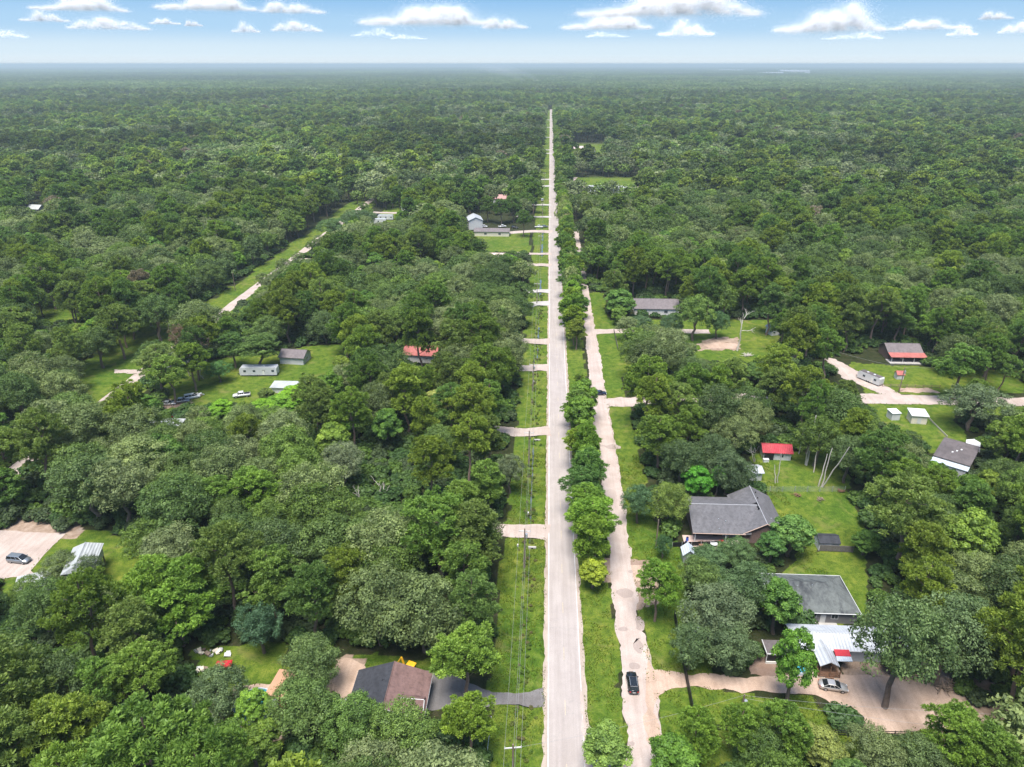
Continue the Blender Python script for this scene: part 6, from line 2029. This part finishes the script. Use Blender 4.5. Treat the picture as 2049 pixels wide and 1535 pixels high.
# sort by size in the picture
for q in TREES:
    zc = float(np.array([q['x'], q['y'], q['h'] * .6 - CZ]) @ _fw)
    p = P([(q['x'], q['y'], q['h'] * .75)])[0]
    q['p'] = p
    q['seen'] = (-40 < p[0] < PW + 40) and (60 < p[1] < PH + 40)
    q['size'] = (q['r'] / zc) if q['seen'] else 0
individual, rest = [], []
for kind in ('oak', 'pine', 'gum'):
    k = sorted([q for q in TREES if q['kind'] == kind], key=lambda q: (-bool(q.get('hero')), -q['size']))
    sel = [q for q in k if q['size'] > 0][:290]
    individual += sel
    ids = set(map(id, sel))
    rest += [q for q in k if id(q) not in ids]

ORD = ['nearest', 'second nearest', 'third nearest', 'fourth nearest', 'fifth nearest', 'sixth nearest', 'seventh nearest', 'eighth nearest', 'ninth nearest', 'tenth nearest',
       'eleventh nearest', 'twelfth nearest', 'thirteenth nearest', 'fourteenth nearest', 'fifteenth nearest', 'sixteenth nearest', 'seventeenth nearest', 'eighteenth nearest']
KW = {'oak': 'oak', 'pine': 'pine', 'gum': 'gum'}
byk = {k: [q for q in TREES if q['kind'] == k and q['seen']] for k in KW}
for q in individual: q['cand'] = []
for lname, lx, ly in LANDMARKS:
    for k in KW:
        s_ = sorted(byk[k], key=lambda q: (q['x'] - lx) ** 2 + (q['y'] - ly) ** 2)[:len(ORD)]
        for i, q in enumerate(s_):
            if 'cand' in q: q['cand'].append((i, lname))


def side_of(q):
    a = 'left of the road' if q['x'] < 5 else 'right of the road'
    d = 'in the near woods' if q['y'] < 150 else 'in the middle woods' if q['y'] < 260 else 'in the far woods'
    return d + ' ' + a


for q in individual:
    if q.get('label'):
        q['group'] = None
        continue
    if q['cand']:
        i, ln = min(q['cand'])
        q['label'] = '%s %s, the %s to %s' % (q['adj'], KW[q['kind']], ORD[i] + ' ' + KW[q['kind']], ln)
        q['group'] = None
    else:
        q['label'] = '%s %s among many %s' % (q['adj'], KW[q['kind']], side_of(q))
        q['group'] = '%s %ss %s' % (q['adj'], KW[q['kind']], side_of(q))

for q in individual:
    kind = q['kind']
    var_ = SETS[kind][int(r4.integers(len(SETS[kind])))]
    R0, H0 = DIM[kind]
    root = bpy.data.objects.new(kind + '_tree', None)
    C.objects.link(root)
    root.location = (q['x'], q['y'], 0)
    root.rotation_euler = (0, 0, r4.uniform(0, 6.28))
    root.scale = (q['r'] / R0, q['r'] / R0, q['h'] / H0)
    tag(root, q['label'], 'tree', q['group'] or ('%ss standing in view' % KW[kind]))
    for nm, me in (('crown', var_[0]), ('trunk', var_[1])):
        o_ = bpy.data.objects.new(nm, me)
        C.objects.link(o_)
        o_.parent = root
        o_.color = (*[v_ * LB for v_ in q['color']], 1)

# everything farther off: one forest
pts, pk, sp, gr, co = [], [], [], [], []
for q in rest:
    kind = q['kind']
    R0, H0 = DIM[kind]
    pts.append((q['x'], q['y'], 0))
    pk.append({'oak': int(r4.integers(4)), 'pine': 4 + int(r4.integers(3)), 'gum': 7 + int(r4.integers(2))}[kind])
    sp.append(r4.uniform(0, 6.28))
    gr.append((q['r'] / R0, q['r'] / R0, q['h'] / H0))
    co.append(q['color'])
scatter('forest', np.array(pts), pk, sp, gr, np.array(co) * LB, COL_NEAR, 'dense mixed woodland of crowns too many to count', 'forest')

FAROPEN = [rect(-9.5, 15, 400, 1850)] + [p for p in GRASS_W if max(q[1] for q in p) > 480]
xs, ys = [], []
y = 560.0
while y < 2700:
    half = 0.76 * y + 60
    s_ = 13.0 if y < 1200 else 14.5
    k = np.arange(-half, half, s_)
    xs.append(k + r4.normal(size=len(k)) * 2.4)
    ys.append(np.full(len(k), y) + r4.normal(size=len(k)) * 2.4)
    y += s_ * .9
x, y = np.concatenate(xs), np.concatenate(ys)
bad = np.zeros(len(x), bool)
for p in FAROPEN: bad |= inpoly(x, y, p)
for p in FARFOOT:
    bad |= (x > p[0]) & (x < p[1]) & (y > p[2]) & (y < p[3])
x, y = x[~bad], y[~bad]
n = len(x)
v = vnoise(x + 9000, y, 60.0, 21) + r4.normal(size=n) * .14
isp = v > .5
pal = np.array(PAL['oak'])[r4.integers(len(PAL['oak']), size=n)]
pal[isp] = np.array(PAL['pine'])[r4.integers(len(PAL['pine']), size=isp.sum())]
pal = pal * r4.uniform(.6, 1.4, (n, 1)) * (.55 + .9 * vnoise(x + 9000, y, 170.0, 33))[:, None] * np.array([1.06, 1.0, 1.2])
br = r4.random(n) < .003
pal[br] = (.10, .08, .06)
hh = np.where(isp, r4.uniform(14, 25, n), r4.uniform(11, 21, n))
rr = hh * np.where(isp, r4.uniform(.26, .37, n), r4.uniform(.40, .56, n))
gr = np.stack([rr / np.where(isp, 4.6, 6.5)] * 2 + [hh / np.where(isp, 20., 15.)], -1)
scatter('forest', np.stack([x, y, x * 0], -1), np.where(isp, 4 + r4.integers(3, size=n), r4.integers(4, size=n)), r4.uniform(0, 6.28, n), gr, pal * LB, COL_FAR, 'far woodland reaching back towards the horizon', 'forest')

for y_lo, y_hi, sp_, k_ in ((2720., 7600., 68., 1.0), (7600., 21000., 136., 2.0)):
    xs, ys = [], []
    y = y_lo
    while y < y_hi:
        half = 0.76 * y + 150
        k = np.arange(-half, half, sp_)
        xs.append(k + r4.normal(size=len(k)) * 6)
        ys.append(np.full(len(k), y) + r4.normal(size=len(k)) * 6)
        y += sp_ * .96
    x, y = np.concatenate(xs), np.concatenate(ys)
    n = len(x)
    pal = np.array(PAL['oak'])[r4.integers(4, size=n)] * (.6 + .8 * vnoise(x + 20000, y, 900.0, 5))[:, None] * r4.uniform(.85, 1.15, (n, 1))
    keep = ~((vnoise(x + 30000, y, 600., 8) > .80) & (y > 4500))
    for p in FARFOOT: keep &= ~((x > p[0] - 40) & (x < p[1] + 40) & (y > p[2] - 220) & (y < p[3] + 40))
    x, y, pal = x[keep], y[keep], pal[keep]
    n = len(x)
    s_ = r4.uniform(.95, 1.12, n) * k_
    scatter('forest', np.stack([x, y, x * 0], -1), r4.integers(3, size=n), r4.integers(4, size=n) * math.pi / 2 + r4.normal(size=n) * .1, np.stack([s_, s_, r4.uniform(.8, 1.25, n)], -1), pal * LB, COL_PATCH, 'hazy unbroken woodland below the horizon' if k_ == 1 else 'last dark strip of woodland against the horizon', 'forest')

# undergrowth between the trunks
xs, ys = [], []
for yy in np.arange(64, 420, 3.1):
    half = .76 * yy + 30
    k = np.arange(-half, half, 3.3)
    xs.append(k + r4.normal(size=len(k)))
    ys.append(np.full(len(k), yy) + r4.normal(size=len(k)))
x, y = np.concatenate(xs), np.concatenate(ys)
bad = np.zeros(len(x), bool)
for p in SOLID + GRASS_W: bad |= inpoly(x, y, p) | inpoly(x + .9, y, p) | inpoly(x - .9, y, p) | inpoly(x, y - 1.2, p)
bad |= r4.random(len(x)) < .12
x, y = x[~bad], y[~bad]
n = len(x)
pal = np.array([(.030, .058, .016), (.040, .070, .018), (.050, .085, .016), (.034, .05, .02)])[r4.integers(4, size=n)]
s_ = r4.uniform(.6, 1.45, n)
scatter('undergrowth', np.stack([x, y, x * 0], -1), r4.integers(3, size=n), r4.uniform(0, 6.28, n), np.stack([s_, s_, s_ * r4.uniform(.6, 1.1, n)], -1), pal * LB, COL_BUSH, 'leafy undergrowth covering the floor of the woods', 'undergrowth')

# weeds in the ditch and rough tufts in the grass near the camera
n = 420
y = r4.uniform(66, 330, n)
x = -2.7 + r4.normal(size=n) * 1.1
keep = np.ones(n, bool)
for p in SHEETS[4:]:
    if len(p) < 400: keep &= ~(inpoly(x, y, p) | inpoly(x, y - .8, p))
x, y = x[keep], y[keep]
n = len(x)
pal = np.array([(.050, .085, .014), (.066, .100, .016), (.075, .090, .022), (.085, .080, .03)])[r4.integers(4, size=n)]
s_ = r4.uniform(.07, .2, n)
scatter('ditch_weeds', np.stack([x, y, np.full(n, -.25)], -1), r4.integers(3, size=n), r4.uniform(0, 6.28, n), np.stack([s_, s_, s_ * 1.2], -1), pal * LB, COL_BUSH, 'dark rank weeds growing along the roadside ditch', 'weeds')
n = 150000
x, y = r4.uniform(-9, 62, n), r4.uniform(68, 175, n)
g_ = grass_mask(x, y) > .5
g_ &= (vnoise(x, y, 1.6, 51) + vnoise(x, y, 6., 52) * .6) > .72
for p in SHEETS + FOOT:
    if len(p) < 400: g_ &= ~inpoly(x, y, p)
for p in SHEETS:
    if len(p) >= 400: g_ &= ~inpoly(x, y, p[::8])
g_ &= ~((x > .9) & (x < 8.6)) & ~((x > 14.2) & (x < 20.9))
x, y = x[g_], y[g_]
ex, ey = [], []
for p in SHEETS:
    q = np.array(p)
    for i in range(len(q)):
        a_, b_ = q[i], q[(i + 1) % len(q)]
        L = np.linalg.norm(b_ - a_)
        if L < .01 or max(a_[1], b_[1]) < 66 or min(a_[1], b_[1]) > 230: continue
        k = int(min(L, 400) * 9)
        u = r4.random(k)
        pt = a_ + (b_ - a_) * u[:, None]
        pt = pt + np.array([-(b_ - a_)[1], (b_ - a_)[0]]) / L * (r4.normal(size=k) * .28)[:, None]
        pt = pt[(pt[:, 1] > 66) & (pt[:, 1] < 230)]
        pt = pt[vnoise(pt[:, 0] + 90, pt[:, 1], 1.3, 77) > .42]
        ex.append(pt[:, 0])
        ey.append(pt[:, 1])
ex, ey = np.concatenate(ex), np.concatenate(ey)
ok_ = (grass_mask(ex, ey) > .5) & ~((ex > 1.4) & (ex < 8.1))
x, y = np.concatenate([x, ex[ok_]]), np.concatenate([y, ey[ok_]])
n = len(x)
gz = np.where(np.abs(x + 2.6) < 3.2, -.38 * np.cos(np.clip((x + 2.6) / 3.2, -1, 1) * math.pi / 2) ** 2, 0)
h_ = r4.uniform(.12, .38, n)
td = _norm(np.stack([r4.normal(size=n) * .5, r4.normal(size=n) * .5, np.ones(n)], -1))
nn = _norm(np.cross(td, r4.normal(size=(n, 3))))
V_, F_ = leaf_quads(np.stack([x, y, gz + h_ * .42], -1), nn, h_, h_ * .5, r4, td)
go_ = bpy.data.objects.new('grass', np_mesh('grass', V_, F_, [M_LEAF], np.clip(.5 + r4.normal(size=n) * .2, 0, 1)))
C.objects.link(go_)
go_.color = (.115, .155, .018, 1)
tag(go_, 'rough uncut grass tufts on the verges and lawns', 'grass', None, 'stuff')
# ------------------------------------------------------------------ air
mh, t, o = newmat('haze_air')
pv = node(t, 'ShaderNodeVolumePrincipled')
pv.inputs['Color'].default_value = (0.58, 0.69, 0.71, 1)
pv.inputs['Density'].default_value = 0.00013
pv.inputs['Anisotropy'].default_value = 0.2
t.links.new(pv.outputs[0], o.inputs['Volume'])
hz = MB().box(-42000, 42000, -4000, 42000, -1.6, 106.0).build('haze', mh)
tag(hz, 'thin blue haze over the whole woodland', 'haze', None, 'stuff')

# ------------------------------------------------------------------ clouds: drifts of fine white vapour sheets
mc, t, o = newmat('cloud_vapour')
d = node(t, 'ShaderNodeBsdfDiffuse')
d.inputs[0].default_value = (0.88, 0.88, 0.89, 1)
tr = node(t, 'ShaderNodeBsdfTranslucent')
tr.inputs[0].default_value = (0.88, 0.88, 0.89, 1)
a = node(t, 'ShaderNodeMixShader')
a.inputs[0].default_value = 0.65
t.links.new(d.outputs[0], a.inputs[1])
t.links.new(tr.outputs[0], a.inputs[2])
t.links.new(a.outputs[0], o.inputs[0])
def cloud_mesh(seed, n, q_=1.0):
    """a cumulus about 5 long and 1 high: countless tiny vapour sheets, thinning towards the rim"""
    r = np.random.default_rng(seed)
    heads = [(r.uniform(-.34, .34), r.uniform(.5, 1.0), r.uniform(.07, .16)) for _ in range(5)]
    lob_ = []
    for k in range(150):
        u = r.uniform(-1, 1)
        env = max(hh_ * math.exp(-((u * .5 - hx) / sx_) ** 2) for hx, hh_, sx_ in heads)
        env = max(env, .2) * (1 - abs(u) ** 2.5)
        rad = r.uniform(.07, .2) * (.5 + .8 * env)
        lob_.append((u * 2.3, r.normal() * .5, r.uniform(0.0, 1) * max(0, env - rad) + rad * .5, rad))
    lob_ = np.array(lob_)
    q = lob_[r.choice(len(lob_), n, p=lob_[:, 3] ** 2 / (lob_[:, 3] ** 2).sum())]
    dirs = _norm(r.normal(size=(n, 3)))
    c_ = q[:, :3] + dirs * (q[:, 3] * np.abs(r.normal(size=n)) ** 1.25 * 1.2)[:, None] * np.array([1.7, 1.7, 1])
    c_[:, 2] = np.where(c_[:, 2] < .05, .05 + (c_[:, 2] - .05) * .6, c_[:, 2])
    n_ = _norm(np.array([0, -.62, .62]) + r.normal(size=(n, 3)) * .3)
    L = r.uniform(.010, .020, n) * q_
    VV, FF = leaf_quads(c_, n_, L * 1.5, L, r)
    return np_mesh('cloud', VV, FF, [mc])


CLOUD_MESH = [cloud_mesh(950 + i, 45000) for i in range(4)] + [cloud_mesh(960, 9000)]
CLOUD_BIG = [cloud_mesh(970 + i, 200000, .58) for i in range(2)]
CLOUDS = [(80, 240, -6, 20), (320, 505, -8, 18), (520, 652, -2, 25), (50, 130, 24, 42), (150, 290, 40, 58), (302, 358, 34, 48), (370, 405, 38, 52), (465, 520, 45, 64), (545, 645, 40, 62),
          (715, 985, 0, 48), (960, 1060, 28, 56), (702, 790, 48, 72), (780, 855, 65, 78), (1120, 1305, 22, 57), (1150, 1520, -14, 30), (1315, 1430, 40, 70), (1555, 1760, 8, 62), (1790, 1925, 35, 58),
          (1965, 2020, 20, 38), (1900, 1950, 52, 70), (2010, 2090, 44, 65), (1650, 1760, 60, 78), (1170, 1260, 60, 74), (-60, 40, 60, 74)]
CN = ['wide flat cloud at the top left corner', 'long cloud cut by the top edge, second from the left', 'puffy cloud at the top edge left of the big bank', 'small oval cloud low at the far left', 'flat cloud under the long top edge cloud', 'small wisp right of the flat left cloud',
      'tiniest round cloud left of centre', 'small bright puff left of the ragged cloud', 'ragged cloud left of the big bank', 'big bright cloud bank left of the road', 'bright cloud tail right of the big bank', 'faint cloud under the big bank', 'thin streak under the big bank',
      'large cloud right above the end of the road', 'longest cloud along the top edge right of centre', 'soft cloud below the longest cloud', 'large double headed cloud on the right', 'flat cloud right of the double headed cloud', 'small puff near the top right corner', 'small low cloud at the right', 'cloud cut by the right edge',
      'faint streak below the double headed cloud', 'faint streak below the large cloud above the road', 'faint low cloud at the left edge']
for ci_, (x0, x1, y0, y1) in enumerate(CLOUDS):
    r = np.random.default_rng(900 + ci_)
    zb = 1500.0
    xm = (x0 + x1) / 2
    bx_, by_ = G(xm, min(y1, 84), zb)
    D = math.hypot(bx_, by_)
    W_ = (x1 - x0) / 1557 * D
    Hc = max((y1 - y0) / 1557 * D * 0.95, W_ * .16)
    thick = .55 if ('faint' in CN[ci_] or 'thin' in CN[ci_]) else 1.0
    me = CLOUD_MESH[len(CLOUD_MESH) - 1 if thick < 1 else ci_ % (len(CLOUD_MESH) - 1)]
    if x1 - x0 > 150: me = CLOUD_BIG[ci_ % 2]
    o = bpy.data.objects.new('cloud', me)
    o.scale = ((-1 if ci_ % 2 else 1) * W_ / 5.0, W_ / 5.0, Hc)
    C.objects.link(o)
    o.location = (bx_, by_, zb)
    o.rotation_euler = (0, 0, -math.atan2(bx_, by_))
    tag(o, CN[ci_], 'cloud', 'fair weather clouds')

# thin smoke rising from the far woods
ms, t, o = newmat('smoke_plume')
pv = node(t, 'ShaderNodeVolumePrincipled')
pv.inputs['Color'].default_value = (0.9, 0.92, 0.95, 1)
pv.inputs['Density'].default_value = 0.0035
t.links.new(pv.outputs[0], o.inputs['Volume'])
for k, (px, py, lb) in enumerate(((1052, 172, 'faint smoke plume rising from the far woods near the road end'), (1078, 170, 'fainter smoke plume right of the first one'))):
    x, y = G(px, py)
    p = [(x - 8 * j * j * .9, y, 8 + j * 14) for j in range(7)]
    tag(MB().tube(p, [5, 8, 11, 14, 17, 19, 8], 12).build('smoke', ms), lb, 'smoke', 'smoke plumes', 'stuff')
